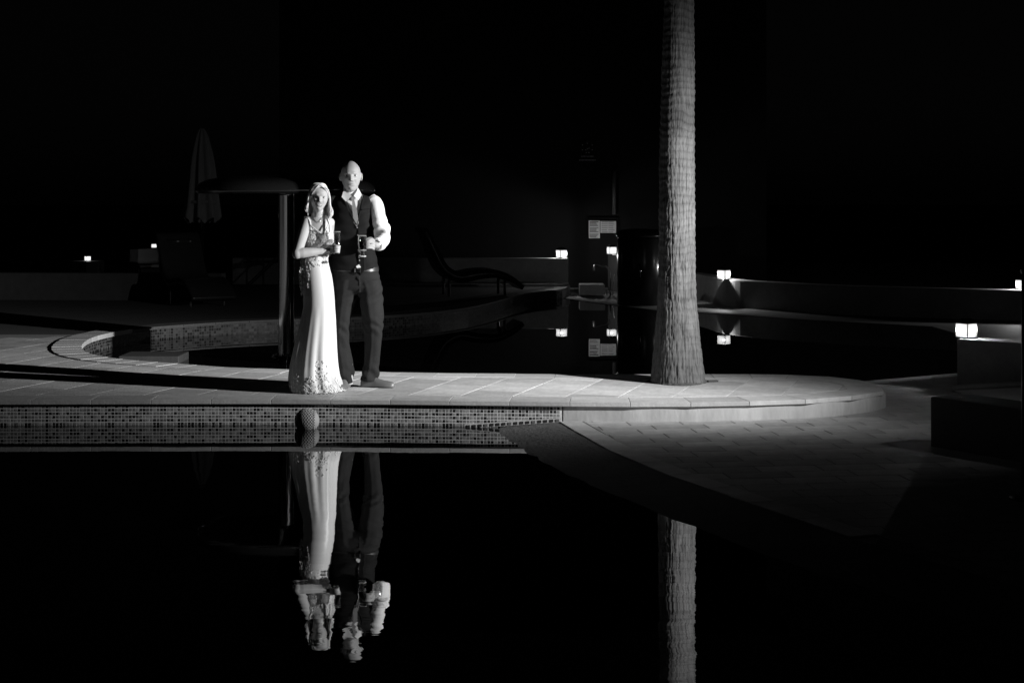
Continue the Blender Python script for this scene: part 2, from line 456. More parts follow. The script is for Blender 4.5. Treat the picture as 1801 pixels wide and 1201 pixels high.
# ---- lower floor to the right (dry), beach entry and front water
lower_poly = [(.36, 12.3), (.36, 12.05), (.66, 10.7), (.95, 9.8), (1.28, 9.0), (1.70, 8.0), (2.6, 6.3), (4.2, 4.0), (4.2, 2.0), (30, 2.0), (30, 39.8), (1.02, 39.8), (1.02, 27.42),
              (.86, 26.5), (1.5, 25.0), (2.2, 23.7), (3.07, 23.0), (4.0, 22.0), (5.5, 20.8), (5.55, 19.0), (5.4, 17.0), (4.9, 15.75), (3.7, 15.0), (2.9, 14.5), (2.1, 14.2), (1.7, 13.8), (2.6, 13.3), (2.6, 12.6), (1.5, 12.3)]
lm = MB(); lm.prism(lower_poly, -.6, ZF-.003); low = struct(lm.build('lower_floor', joint_m))
r2 = math.radians(7.5); c2, s2 = math.cos(r2), math.sin(r2); qw, ql = .40, .205; nlow = 0; rest = []
clip_main = [(.54, 12.3), (.54, 12.09), (.82, 10.7), (1.12, 9.8), (1.45, 9.0), (1.87, 8.0), (2.77, 6.3), (7.5, 6.3), (7.5, 18.5), (5.6, 18.5), (5.45, 17.0), (4.95, 15.72), (3.72, 14.98), (2.95, 14.48), (2.15, 14.18), (1.7, 13.8), (2.6, 13.3), (2.6, 12.6), (1.5, 12.3)]
for j in range(-24, 50):
    for i in range(-8, 26):
        u0 = i*qw+(j % 2)*qw*.37; w0 = j*ql; rect = []
        for (a, b) in ((0, 0), (qw-.005, 0), (qw-.005, ql-.005), (0, ql-.005)):
            u, w = u0+a, w0+b; rect.append((.6+u*c2-w*s2, 11.0+u*s2+w*c2))
        x, y = sum(r[0] for r in rect)/4, sum(r[1] for r in rect)/4
        if x < .3 or y < 6.2 or y > 18.5 or x > .36*y+.4: continue
        poly = clip_poly(clip_main, rect)
        if len(poly) < 3 or abs(area(poly)) < .004: continue
        if 9.6 < y < 12.6 and nlow < 300:
            if paver(poly, ZF-.03, ZF, floor_m, low, 'floor_paver', .003): nlow += 1
        else: rest.append(poly)
rm = MB()
for p in rest: rm.prism(p if area(p) > 0 else p[::-1], ZF-.03, ZF-.001)
stuff(rm.build('far_floor_paving', floor_m, low))
fm = MB(); fm.prism([(5.7, 18.6), (30, 18.6), (30, 39.7), (1.2, 39.7), (1.2, 27.6), (1.05, 26.5), (1.65, 25.1), (2.3, 23.85), (3.15, 23.15), (4.1, 22.15), (5.6, 20.9), (5.7, 19.5)], ZF-.03, ZF-.001)
fm.build('far_floor_sheet', floor_m, low)
# flush stone band at the head of the beach
band = [(.36, 12.07), (.50, 11.4), (.66, 10.7), (.95, 9.8), (1.28, 9.0), (1.70, 8.0)]
coping(offset_path(band[::-1], 0), -.16, .5, ZF+.002, .03, 0, stone2, low, 'band_stone') if False else None
bo = resample(band, .46); bi = offset_path(bo, .165)
for k in range(len(bo)-1):
    a, b, c, d = map(np.array, (bo[k], bo[k+1], bi[k+1], bi[k])); t = (b-a)/np.linalg.norm(b-a)*.003
    paver([tuple(a+t), tuple(b-t), tuple(c-t), tuple(d+t)], ZF-.03, ZF+.002, stone2, low, 'band_stone', .004)
# beach: slopes from the band down under the water
top = resample(band+[(2.6, 6.3), (4.2, 4.0)], .12); n = len(top); V = []; F = []; K = 22
for i, p in enumerate(top):
    # direction down the slope, out into the pool
    for k in range(K):
        s = k/(K-1); w = 2.6*s
        x = p[0]-w*.93; y = p[1]-w*.30
        if x > p[0]: x = p[0]
        z = ZF-.004-.058*(w/.62)*(1 if w < .62 else 1)-.05*max(0, w-.6)**1.3
        y = min(y, 12.16)
        V.append([x, y, z])
V = np.array(V); V[:, 2] += .004*vnoise(V*np.array([9, 9, 9]))+.004*vnoise(V*np.array([26, 26, 26]))
for i in range(n-1):
    for k in range(K-1): F.append((i*K+k, i*K+k+1, (i+1)*K+k+1, (i+1)*K+k))
# fill up to the wall
struct(obj('beach_entry', V, F, beach_m, None, True))
bv = []; bf = []
for k in range(K):
    s = k/(K-1); w = 2.6*s; z = float(V[k, 2]); bv += [(.36-w*.93, min(12.07-w*.30, 12.16), z), (.36-w*.93, 12.25, z)]
for k in range(K-1): bf.append((2*k, 2*k+1, 2*k+3, 2*k+2))
bs = struct(obj('beach_shoulder', bv, bf, beach_m))
# sloping row of skirting tiles where the beach meets the wall
sk = MB(); sk.box((0, 0, 0), (.74, .014, .030)); o = sk.build('skirting_strip', mat('skirting_pale', .72, .5, (30, .2)), walk); o.location = (.008, 12.098, .034); o.rotation_euler = (0, -.078, math.radians(-4.6)); sko = o
for i in range(16):
    tb = MB(); tb.box((0, 0, 0), (.026, .004, .019)); q = tb.build('skirting_tile', mat('skirting_dark', .05, .2) if i % 4 else mat('skirting_grey', .2, .2), sko); q.location = (.34-i*.0455, -.008, .0)

fw = MB(); fw.add([(-16, 2.3, 0), (4.3, 2.3, 0), (4.3, 12.45, 0), (-16, 12.45, 0)], [(0, 1, 2, 3)])
# trim: the water sheet ends where the beach rises above it
pw_ = struct(fw.build('pool_water', water_mat('pool_water', 5.5, 12.2, .0165, .0042, 1.38)))
fb = MB(); fb.prism([(-16, 2.2), (4.3, 2.2), (4.3, 12.5), (-16, 12.5)], -1.5, -1.4); struct(fb.build('pool_floor', mat('pool_floor', .2, .6, (5, .2))))
bwm = MB(); bwm.add([(-5.2, 13.2, ZB), (5.6, 13.2, ZB), (5.6, 27.6, ZB), (-5.2, 27.6, ZB)], [(0, 1, 2, 3)])
struct(bwm.build('back_pool_water', water_mat('back_pool_water', 14, 27, .002, .0008, 1.36)))
bb = MB(); bb.prism([(-5.4, 13.1), (5.8, 13.1), (5.8, 27.8), (-5.4, 27.8)], -1.5, -1.4); struct(bb.build('back_pool_floor', MATS['pool_floor']))
# near paving under the camera
nm = MB(); nm.prism([(-30, -12), (30, -12), (30, 2.25), (-30, 2.25)], -.6, ZD-.003); struct(nm.build('near_paving', stone))

# mosaic on the far wall of the children's pool
bpath = offset_path(resample(full2[nf+30:], .03), .008)
far_wall = bpath[::1]
gk = strip(far_wall, -.5, ZD-.03, 'pool_side_wall', mat('pool_grout', .12, .8), walk)
mosaic(resample(far_wall[50:], .03), -.005, ZD-.03, .034, 'pool_side_tiles', mat('pool_tile', .12, .45, (50, .2), None, attr=True), gk, dark=.3, lo=.2)

# ---- low garden walls
def low_wall(path, z0, z1, th, label, m=wallp, cap=True):
    o = strip([tuple(p) for p in path], z0, z1, 'low_wall', m, None, th)
    bm = bmesh.new(); bm.from_mesh(o.data); bmesh.ops.recalc_face_normals(bm, faces=bm.faces); bm.to_mesh(o.data); bm.free()
    bevel(o, .012, 2, 50)
    return tag(o, label, 'wall', 'low plastered garden walls')
curve = smooth_curve([(2.6, 27.6), (3.02, 26.2), (3.3, 24.55), (3.85, 23.7), (4.9, 22.7), (6.9, 21.75), (9.5, 21.2)], 8)
low_wall(curve, ZF-.02, .462, .26, 'long curved pale wall behind the palm trunk, lanterns on its top')
low_wall([(-4.9, 27.9), (.98, 27.8)], .15, .655, .26, 'straight pale wall across the back with one bright lantern at its right end')
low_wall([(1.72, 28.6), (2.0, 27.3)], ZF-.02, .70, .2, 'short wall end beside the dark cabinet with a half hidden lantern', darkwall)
low_wall([(4.0, 14.32), (5.7, 12.8)], ZF-.02, .472, .30, 'pale wall at the right edge carrying the largest lantern')
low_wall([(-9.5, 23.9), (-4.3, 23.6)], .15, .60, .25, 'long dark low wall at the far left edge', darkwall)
# dark block in the near right corner
blk = [(2.86, 10.89), (3.15, 10.45), (3.6, 9.75), (4.6, 8.2)]
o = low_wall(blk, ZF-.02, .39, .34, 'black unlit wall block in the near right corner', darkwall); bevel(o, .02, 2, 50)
# kerb of the raised terrace and landing in front of the back wall
km = MB(); km.prism([(-3.2, 27.15), (.72, 27.15), (.98, 27.5), (.98, 27.78), (-3.2, 27.88)], ZD-.01, .243); tag(km.build('kerb', wallp), 'pale kerb step at the foot of the straight back wall', 'kerb')
km = MB(); km.box((1.35, 26.95, .17), (.42, .5, .17)); o = km.build('stone_step', wallp); bevel(o, .01); tag(o, 'small stone step right of the bright back lantern', 'step')
# ribbed ramp beside the big lantern wall
rp = MB(); A = (3.86, 13.85); 
rv = [(3.86, 13.86, .056), (4.50, 13.68, .11), (4.52, 12.55, .08), (4.03, 12.62, .056)]
rp.add([(x, y, 0.0) for x, y, z in rv]+rv, [(3, 2, 1, 0), (4, 5, 6, 7), (0, 1, 5, 4), (1, 2, 6, 5), (2, 3, 7, 6), (3, 0, 4, 7)])
ramp = thing('ramp', 'ribbed sloping ramp below the largest lantern at the right edge', 'ramp')
rp.build('ramp_slab', mat('ramp_stone', .6, .7, (20, .15)), ramp)
for k in range(26):
    t = k/25; a = Vector(rv[3]).lerp(Vector(rv[0]), t); b = Vector(rv[2]).lerp(Vector(rv[1]), t)
    rb = MB(); rb.tube([a+Vector((0, 0, .002)), b+Vector((0, 0, .002))], .008, 6); rb.build('rib', MATS['ramp_stone'], ramp)
kb = MB(); kb.tube([Vector((3.84, 13.9, .075)), Vector((4.54, 13.72, .14))], .032, 8); kb.build('ramp_kerb', stone2, ramp)

# ---- lanterns
pane_m = bpy.data.materials.new('lit_frosted_glass'); pane_m.use_nodes = True
nt = pane_m.node_tree; nt.nodes.clear()
out = nt.nodes.new('ShaderNodeOutputMaterial'); mx = nt.nodes.new('ShaderNodeMixShader'); e = nt.nodes.new('ShaderNodeEmission'); tr = nt.nodes.new('ShaderNodeBsdfTransparent')
e.inputs[0].default_value = (1, 1, 1, 1); e.inputs[1].default_value = 1.35; mx.inputs[0].default_value = .55
tcp = nt.nodes.new('ShaderNodeTexCoord'); vl = nt.nodes.new('ShaderNodeVectorMath'); vl.operation = 'LENGTH'; nt.links.new(tcp.outputs['Object'], vl.inputs[0])
mrp = nt.nodes.new('ShaderNodeMapRange'); mrp.inputs['From Min'].default_value = .0; mrp.inputs['From Max'].default_value = .085; mrp.inputs['To Min'].default_value = 1.75; mrp.inputs['To Max'].default_value = .75
nt.links.new(vl.outputs['Value'], mrp.inputs['Value']); nt.links.new(mrp.outputs[0], e.inputs[1])
nt.links.new(tr.outputs[0], mx.inputs[1]); nt.links.new(e.outputs[0], mx.inputs[2]); nt.links.new(mx.outputs[0], out.inputs[0])
def lantern(loc, rz, sc, power, label):
    t = thing('lantern', label, 'lantern', loc, rz, 'lit box lanterns on the low walls')
    a, h = .066*sc, .118*sc; z0 = .012*sc
    b = MB(); b.box((0, 0, z0/2), (a*2.25, a*2.25, z0)); b.build('base', black_metal, t)
    for k in range(4):
        an = k*PI/2
        p = MB(); p.box((0, 0, 0), (a*1.9, .004*sc, h)); q = p.build('pane', pane_m, t)
        q.location = (math.cos(an)*a*.97, math.sin(an)*a*.97, z0+h/2); q.rotation_euler = (0, 0, an+PI/2)
        c = MB(); c.box((0, 0, z0+h/2), (.006*sc, .006*sc, h)); q = c.build('corner_bar', black_metal, t)
        q.location = (math.cos(an+PI/4)*a*1.40, math.sin(an+PI/4)*a*1.40, 0)
    r = MB(); zt = z0+h
    r.box((0, 0, zt+.006*sc), (a*2.2, a*2.2, .010*sc)); r.box((0, 0, zt+.028*sc), (a*2.0, a*2.0, .034*sc), 0, .45)
    r.build('roof', black_metal, t)
    L = bpy.data.lights.new('bulb', 'POINT'); L.energy = power; L.shadow_soft_size = .012
    lo = bpy.data.objects.new('bulb', L); link(lo, t); lo.location = (0, 0, z0+h*.55)
    return t
def at_top(px, py, Y, z): p = P(px, py, Y); return (p.x, p.y, z)
lantern((4.115, 14.42, .4725), math.radians(36), 1.0, 40.0, 'largest bright lantern on the pale wall at the right edge')
lantern((3.26, 24.50, .4625), math.radians(48), 1.08, 65.0, 'bright lantern on the curved wall just right of the palm trunk')
lantern((7.02, 21.88, .4625), math.radians(30), 1.0, 80.0, 'lantern on the curved wall cut off by the right picture edge')
lantern((.87, 27.93, .6555), math.radians(30), 1.05, 70.0, 'bright lantern at the right end of the straight back wall')
lantern((1.78, 28.42, .7005), math.radians(20), 1.0, 14.0, 'narrow half hidden lantern left of the dark cabinet')
lantern((-7.73, 29.0, .56), math.radians(40), .62, 2.0, 'small dim lantern far off at the left edge')
lantern((-6.28, 28.0, .78), math.radians(10), .9, 2.0, 'lantern half hidden behind a dark chair left of the parasol')
for (x, y, z, lab) in ((-7.73, 29.0, .56, 'short dark pier under the small far left lantern'), (-6.28, 28.0, .78, 'short dark pier under the lantern left of the parasol')):
    pm = MB(); pm.box((0, 0, (z+.15)/2), (.5, .4, z-.15)); o = pm.build('pier', darkwall); o.location = (x, y, 0); bevel(o, .01); tag(o, lab, 'pier', 'garden piers')

# ---- palm tree
palm = thing('palm_tree', 'tall rough palm trunk rising from the rounded end of the walkway', 'palm', (1.392, 13.36, ZD))
ph = 6.6; nz_, na = 620, 190
zz = np.linspace(-.01, ph, nz_); an = np.linspace(0, 2*PI, na, endpoint=False)
rk = np.interp(zz, [0, .05, .15, .33, .6, .82, 1.2, 1.8, 2.6, 3.3, 4.5, 6.6], [.232, .224, .212, .192, .168, .156, .150, .1475, .136, .122, .12, .13])
xc = np.interp(zz, [0, .5, 1.8, 3.3, 6.6], [0, -.006, -.010, .012, .05])
Z, A_ = np.meshgrid(zz, an, indexing='ij'); R0 = np.repeat(rk[:, None], na, 1)
cxs, sns = np.cos(A_), np.sin(A_)
q = np.stack([cxs*22, sns*22, Z*3.6], -1); fis = np.abs(vnoise(q))*2          # vertical fissures
q2 = np.stack([cxs*40, sns*40, Z*9+4], -1); fis2 = np.abs(vnoise(q2))*2
rings = np.sin(Z*2*PI/.062+3*vnoise(np.stack([cxs*1.5, sns*1.5, Z*5], -1))*2+2.2*vnoise(np.stack([cxs*0+.3, sns*0+.2, Z*7], -1)))
step = vnoise(np.stack([cxs*.6, sns*.6, Z*4.5+9], -1))
saw = ((Z/.30+.5*vnoise(np.stack([cxs, sns, Z*2], -1))) % 1.0)
low_w = np.clip(1.25-Z/2.2, .28, 1)
R = R0+(-.0075*np.clip(.26-fis, 0, .26)/.26-.0045*np.clip(.3-fis2, 0, .3)/.3)*low_w+.0026*rings*(1.5-low_w)+.004*step+.0035*saw+.003*vnoise(np.stack([cxs*5, sns*5, Z*9+3], -1))+.004*vnoise(np.stack([cxs*12, sns*12, Z*34+3], -1))
X = xc[:, None]+R*cxs; Y = R*sns
V = np.stack([X, Y, Z], -1).reshape(-1, 3)
I = np.arange(nz_*na).reshape(nz_, na); Ir = np.roll(I, -1, 1)
F = np.stack([I[:-1], Ir[:-1], Ir[1:], I[1:]], -1).reshape(-1, 4)
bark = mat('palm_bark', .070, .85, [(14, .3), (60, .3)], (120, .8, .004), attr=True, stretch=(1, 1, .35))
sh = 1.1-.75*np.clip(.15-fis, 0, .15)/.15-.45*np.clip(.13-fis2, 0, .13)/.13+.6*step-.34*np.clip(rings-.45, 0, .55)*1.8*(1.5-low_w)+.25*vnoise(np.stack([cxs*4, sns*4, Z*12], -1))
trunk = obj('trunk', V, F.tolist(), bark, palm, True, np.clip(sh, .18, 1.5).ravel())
sv = []; sf = []; ns = 60
for k in range(ns):
    a = 2*PI*k/ns; r1 = .245+.02*math.sin(3*a)+.015*random.random(); r0 = .2
    sv += [(r0*math.cos(a), r0*math.sin(a), .022), ((r0+r1)/2*math.cos(a), (r0+r1)/2*math.sin(a), .014+.010*random.random()), (r1*math.cos(a), r1*math.sin(a), .0012)]
for k in range(ns):
    b = (k+1) % ns
    for q in (0, 1): sf.append((3*k+q, 3*k+q+1, 3*b+q+1, 3*b+q))
stuff(obj('soil', sv, sf, mat('soil', .06, .95, (60, .4), (80, .8, .006)), palm))
# crown far above the picture
leaf = mat('palm_leaf', .06, .5, (8, .3))
cr = MB()
for k in range(30):
    az = k*2.39996; el = math.radians(70-4.2*k); Lf = 2.1
    pts = []; p = Vector((.05, 0, ph-.1)); d = Vector((math.cos(az)*math.cos(el), math.sin(az)*math.cos(el), math.sin(el)))
    for i in range(10):
        pts.append(p.copy()); p = p+d*(Lf/9); d = (d+Vector((0, 0, -.13))).normalized()
    cr.tube(pts, [.02*(1-i/11) for i in range(10)], 5)
    for i in range(2, 10):
        for sgn in (-1, 1):
            for h in (0, .5):
                b0 = pts[i].lerp(pts[max(i-1, 0)], h); t = (pts[i]-pts[i-1]).normalized(); sd = t.cross(Vector((0, 0, 1))).normalized()*sgn
                tip = b0+(sd*.75+t*.55+Vector((0, 0, -.18)))*(.55*(1-.05*i)); w = t*.022
                cr.add([b0-w, b0+w, tip], [(0, 1, 2)])
cr.build('crown', leaf, palm)
# loose root collar litter: a small broken chip of stone by the trunk
ch = MB(); ch.box((0, 0, .008), (.09, .03, .016), .3); o = ch.build('stone_chip', mat('chip', .05, .8)); o.location = (1.685, 13.36, ZD); tag(o, 'small dark chip lying on the paving right of the palm', 'chip')
# ------------------------------------------------------------------ things in the dark background
# mushroom fountain in the children's pool
mf = thing('mushroom_fountain', 'tall polished steel mushroom fountain behind the couple', 'fountain', (-2.41, 17.0, ZB))
m1 = MB(); m1.lathe([(.088, -.5), (.088, .03), (.086, .06), (.086, 1.72), (.10, 1.745)], n=40); m1.build('post', steel, mf, True)
m1 = MB(); m1.lathe([(.088, -.02), (.15, -.02), (.152, .0), (.148, .012), (.09, .014)], n=40); m1.build('flange', steel, mf, True)
for k in range(8):
    a = k*PI/4+.3; b = MB(); b.lathe([(.014, .012), (.014, .026), (.008, .034)], (math.cos(a)*.122, math.sin(a)*.122, 0), 10); b.build('bolt', steel, mf, True)
pr = [(.10, 1.742), (.30, 1.735), (.62, 1.735), (.86, 1.738), (.925, 1.742), (.955, 1.765), (.95, 1.80), (.91, 1.85), (.82, 1.89), (.66, 1.915), (.40, 1.93), (.15, 1.937), (.01, 1.94)]
m1 = MB(); m1.lathe(pr, n=64); m1.build('cap', mat('dark_lacquer', .012, .10, None, None, ior=1.7), mf, True)

# closed parasol
pa = thing('parasol', 'closed pale parasol standing behind the mushroom fountain', 'parasol', (-4.87, 25.0, ZD))
m1 = MB(); m1.tube([(0, 0, 0), (0, 0, 2.62)], .022, 10); m1.build('pole', steel, pa)
m1 = MB(); m1.box((0, 0, .05), (.55, .55, .10), 0, .8); bevel(m1.build('base', darkwall, pa), .015)
V = []; F = []; na = 64; rows = [(2.62, .01), (2.58, .045), (2.45, .09), (2.1, .155), (1.7, .20), (1.4, .235), (1.17, .26)]
for (z, r) in [tuple(p) for p in smooth_curve(rows, 5)]:
    for j in range(na):
        a = 2*PI*j/na; rr = r*(1+.22*math.cos(8*a)+.06*math.cos(19*a+z*3)); V.append((rr*math.cos(a), rr*math.sin(a), z+(.05*math.cos(8*a) if z < 1.3 else 0)))
nr = len(V)//na
for i in range(nr-1):
    for j in range(na): F.append((i*na+j, i*na+(j+1) % na, (i+1)*na+(j+1) % na, (i+1)*na+j))
obj('canopy', V, F, mat('parasol_cloth', .22, .9, (20, .15)), pa, True)
m1 = MB(); m1.lathe([(.235, -.02), (.24, 0), (.235, .03)], (0, 0, 1.45), 32, True); m1.build('tie_band', mat('parasol_band', .2, .9), pa, True)

# wave shaped loungers
def wave_lounger(loc, rz, sc, label):
    t = thing('sun_lounger', label, 'lounger', loc, rz, 'dark loungers by the back wall')
    prof = smooth_curve([(-.62, 1.02), (-.55, 1.00), (-.42, .72), (-.26, .42), (-.02, .29), (.25, .33), (.55, .34), (.82, .24), (.98, .12)], 6)
    up = []; dn = []
    for i, p in enumerate(prof):
        a = np.array(prof[max(i-1, 0)]); b = np.array(prof[min(i+1, len(prof)-1)]); d = (b-a)/np.linalg.norm(b-a); nn = np.array([-d[1], d[0]])
        w = .06*math.sin(PI*min(max(i/(len(prof)-1), .08), .92))+.02
        up.append(p+nn*w); dn.append(p-nn*w)
    ring = up+dn[::-1]; n = len(ring); v = []; f = []
    for y in (-.34, -.31, .31, .34):
        k = .85 if abs(y) > .33 else 1
        c = sum(ring)/n
        for p in ring: v.append(((p[0])*sc, y*sc, (p[1]*(1) if k == 1 else p[1]-.0)*sc))
    for r in range(3):
        for i in range(n): f.append((r*n+i, r*n+(i+1) % n, (r+1)*n+(i+1) % n, (r+1)*n+i))
    m = len(up)
    for r in (0, 3):
        for i in range(m-1): f.append((r*n+i, r*n+i+1, r*n+n-2-i, r*n+n-1-i))
    o = obj('shell', v, f, dark_gloss, t, True)
    bm = bmesh.new(); bm.from_mesh(o.data); bmesh.ops.recalc_face_normals(bm, faces=bm.faces); bm.to_mesh(o.data); bm.free()
    for (x, h) in ((-.18, .36), (.70, .27)):
        for y in (-.26, .26):
            l = MB(); l.tube([(x*sc, y*sc, 0), (x*sc, y*sc, h*sc)], .022*sc, 8); l.build('leg', black_metal, t)
    h = MB(); h.tube([(-.50*sc, -.2*sc, .93*sc), (-.50*sc, .2*sc, .93*sc)], .055*sc, 12, squash=.8); h.build('head_cushion', dark_gloss, t, True)
    return t
wave_lounger((-.85, 24.9, ZD), math.radians(12), 1.0, 'dark wave shaped lounger in front of the straight back wall')
wave_lounger((-4.65, 23.0, ZD), math.radians(-58), .95, 'dark glossy lounger beside the parasol pole')
# folded deck chair behind the fountain post
dc = thing('folding_chair', 'dark folding chair with crossed legs left of the fountain post', 'chair', (-4.15, 26.6, ZD))
for s in (-.25, .25):
    for (a, b) in (((-.32, 0), (.34, .62)), ((.34, 0), (.34, .9)), ((-.30, .45), (.36, .45))):
        m1 = MB(); m1.tube([(a[0], s, a[1]), (b[0], s, b[1])], .014, 8); m1.build('frame_bar', black_metal, dc)
m1 = MB(); m1.box((.02, 0, .46), (.6, .48, .02)); m1.build('seat', dark_gloss, dc)
m1 = MB(); m1.box((.355, 0, .72), (.02, .48, .3)); m1.build('backrest', dark_gloss, dc)
fc = thing('lounge_chair', 'dark upright chair hiding part of the lantern left of the parasol', 'chair', (-5.72, 25.3, ZD), .5)
for (x, y) in ((-.25, -.25), (.25, -.25), (-.25, .25), (.25, .25)):
    m1 = MB(); m1.tube([(x, y, 0), (x, y, .42)], .02, 8); m1.build('leg', black_metal, fc)
m1 = MB(); m1.box((0, 0, .45), (.6, .6, .08)); bevel(m1.build('seat', dark_gloss, fc), .02)
m1 = MB(); m1.box((0, .3, .58), (.6, .07, .28)); bevel(m1.build('backrest', dark_gloss, fc), .02)

# dark rounded cabinet by the far pool edge
cb = thing('cabinet', 'dark rounded cabinet at the far pool edge left of the palm', 'cabinet', (2.02, 24.9, ZF))
m1 = MB(); m1.lathe([(.36, 0), (.375, .02), (.375, 1.02), (.36, 1.06)], n=48); m1.build('body', dark_gloss, cb, True)
m1 = MB(); m1.lathe([(.39, 1.06), (.395, 1.09), (.37, 1.14), (.30, 1.17), (.05, 1.185)], n=48); m1.build('lid', dark_gloss, cb, True)
m1 = MB(); m1.tube([(-.05, -.385, .42), (-.05, -.41, .46), (-.05, -.41, .62), (-.05, -.385, .66)], .012, 8); m1.build('handle', steel, cb, True)
# bent pipe and two thin stays in front of the half hidden lantern
hr = thing('hand_rail', 'thin bent pipe rail left of the dark cabinet', 'rail', (1.55, 27.2, ZF))
m1 = MB(); m1.tube(smooth_curve([(-.15, 0, .42), (-.13, 0, .52), (-.02, 0, .50), (.11, 0, .42), (.13, 0, .0)], 5), .017, 8); m1.build('pipe', mat('dull_steel', .3, .4, metal=1.0), hr, True)
m1 = MB(); m1.tube([(.16, -.1, 0), (.20, -.1, .36)], .010, 8); m1.build('stay', MATS['dull_steel'], hr)

# pool-side building behind
bd = thing('building', 'dark unlit building behind the pool', 'building', (0, 29.41, 0))
m1 = MB(); m1.box((.2, 2.0, 3.0), (9.0, 4.0, 5.9)); m1.build('wall', facade, bd)
m1 = MB(); m1.box((.2, 1.8, 6.05), (9.6, 4.8, .16)); m1.build('roof_slab', facade, bd)
pp = P(1080.5, 342, 29.3)
m1 = MB(); m1.tube([(pp.x, -.06, 1.4), (pp.x, -.06, 2.20)], .035, 10); m1.build('drain_pipe', mat('pipe_paint', .12, .5), bd, True)
# round emblem with two lines of small lettering, almost lost in the dark
em_ = thing('wall_sign', 'faint round emblem of dots on the dark building wall above the notices', 'sign', P(1033, 262, 29.40))
pale = mat('sign_metal', .55, .4)
for (dx, dy) in ((-.09, .07), (-.09, -.02), (.09, .07), (.09, -.02), (0, .10), (-.02, -.07), (.03, -.07), (.0, .0), (.03, .01), (-.03, -.02)):
    m1 = MB(); m1.sphere((dx, -.01, dy), .012, 10, 6); m1.build('dot', pale, em_, True)
m1 = MB(); m1.lathe([(.15, -.01), (.155, 0), (.15, .01)], n=40, closed=True); o = m1.build('ring', black_metal, em_); o.rotation_euler = (PI/2, 0, 0); o.location = (0, -.005, .015)
for (zz_, L_) in ((-.14, 9), (-.21, 12)):
    for k in range(L_):
        m1 = MB(); m1.box(((k-(L_-1)/2)*.026, -.005, zz_), (.016, .008, .02)); m1.build('letter_stroke', pale, em_)
# two printed notices hung behind glass
paper = mat('paper', .75, .7, (30, .05)); ink = mat('ink', .12, .8)
def notice(px, py, Y, w, h, label, lines, cols):
    c = P(px, py, Y); t = thing('notice', label, 'notice', c, 0, 'printed notices')
    m1 = MB(); m1.box((0, 0, 0), (w, .004, h)); m1.build('sheet', paper, t)
    for k in range(lines):
        z = h*.42-k*h*.84/(lines-1)
        if lines > 7 and k in (4, 9): continue
        for cc in range(cols):
            wl_ = w*.80/cols*random.uniform(.72, 1.0); x0 = -w*.42+cc*w*.86/cols
            m1 = MB(); m1.box((x0+wl_/2, -.003, z), (wl_, .002, h*.035 if k else h*.05)); m1.build('text_line', ink, t)
    return t
notice(1045.3, 403.5, 29.3, .205, .325, 'tall printed notice sheet on the dark board, the left one', 13, 1)
notice(1069.8, 399.5, 29.3, .29, .215, 'wide printed notice sheet on the dark board, the right one', 6, 2)
nb = thing('notice_board', 'dark board carrying the two printed notices', 'board', P(1060, 402, 29.38))
m1 = MB(); m1.box((0, 0, 0), (.56, .03, .38)); bevel(m1.build('panel', facade, nb), .005)
m1 = MB(); m1.box((0, -.02, .195), (.56, .05, .012)); m1.build('rain_strip', facade, nb)

# shallow step block in the children's pool
st = MB(); st.box((0, 0, 0), (.62, .5, .09)); o = st.build('pool_step', darkwall); bevel(o, .01); o.location = (-3.72, 16.55, ZB+.03); tag(o, 'dark step block in the shallow water left of the fountain', 'step')

# woven floating ball against the mosaic
ball = thing('floating_ball', 'pale woven ball floating against the mosaic wall below the bride', 'ball', (-1.555, 12.07, .058))
rb, nu, nv = .094, 40, 26
bm = bmesh.new(); vs = []
for i in range(nv+1):
    ph_ = PI*(.02+.96*i/nv); row = []
    for j in range(nu):
        a = 2*PI*(j+(.5 if i % 2 else 0))/nu; row.append(bm.verts.new((rb*math.cos(ph_), rb*math.sin(ph_)*math.cos(a), rb*math.sin(ph_)*math.sin(a))))
    vs.append(row)
fs = []
for i in range(nv):
    for j in range(nu): fs.append(bm.faces.new((vs[i][j], vs[i+1][j], vs[i+1][(j+1) % nu], vs[i][(j+1) % nu])))
bm.faces.new(vs[0]); bm.faces.new(vs[-1][::-1])
sel = [f for k, f in enumerate(fs) if (k//nu) > 5 and ((k//nu)+(k % nu)) % 2 == 0]
bmesh.ops.recalc_face_normals(bm, faces=bm.faces)
r_ = bmesh.ops.inset_individual(bm, faces=sel, thickness=.0004, depth=-.006)
for f in sel: f.material_index = 1
obj_bm('shell', bm, mat('ball_white', .5, .5), ball).data.materials.append(mat('ball_hole', .05, .9))
m1 = MB()
for k in range(40):
    a = 2*PI*k/40; m1.sphere((.060, .0735*math.cos(a), .0735*math.sin(a)), .005, 6, 4)
stuff(m1.build('rim_beads', MATS['ball_white'], ball, True))

# slim dark pole that closes the right edge of the frame
po_ = thing('pole', 'slim black pole cutting the right picture edge', 'pole', (2.905, 9.0, ZF))
m1 = MB(); m1.tube([(0, 0, 0), (0, 0, 1.28)], [.026, .024], 14); m1.build('shaft', black_metal, po_, True)
m1 = MB(); m1.lathe([(.09, 0), (.09, .012), (.04, .022)], n=20); m1.build('foot_plate', black_metal, po_, True)
m1 = MB(); m1.sphere((0, 0, 1.29), .03, 14, 8); m1.build('finial', black_metal, po_, True)
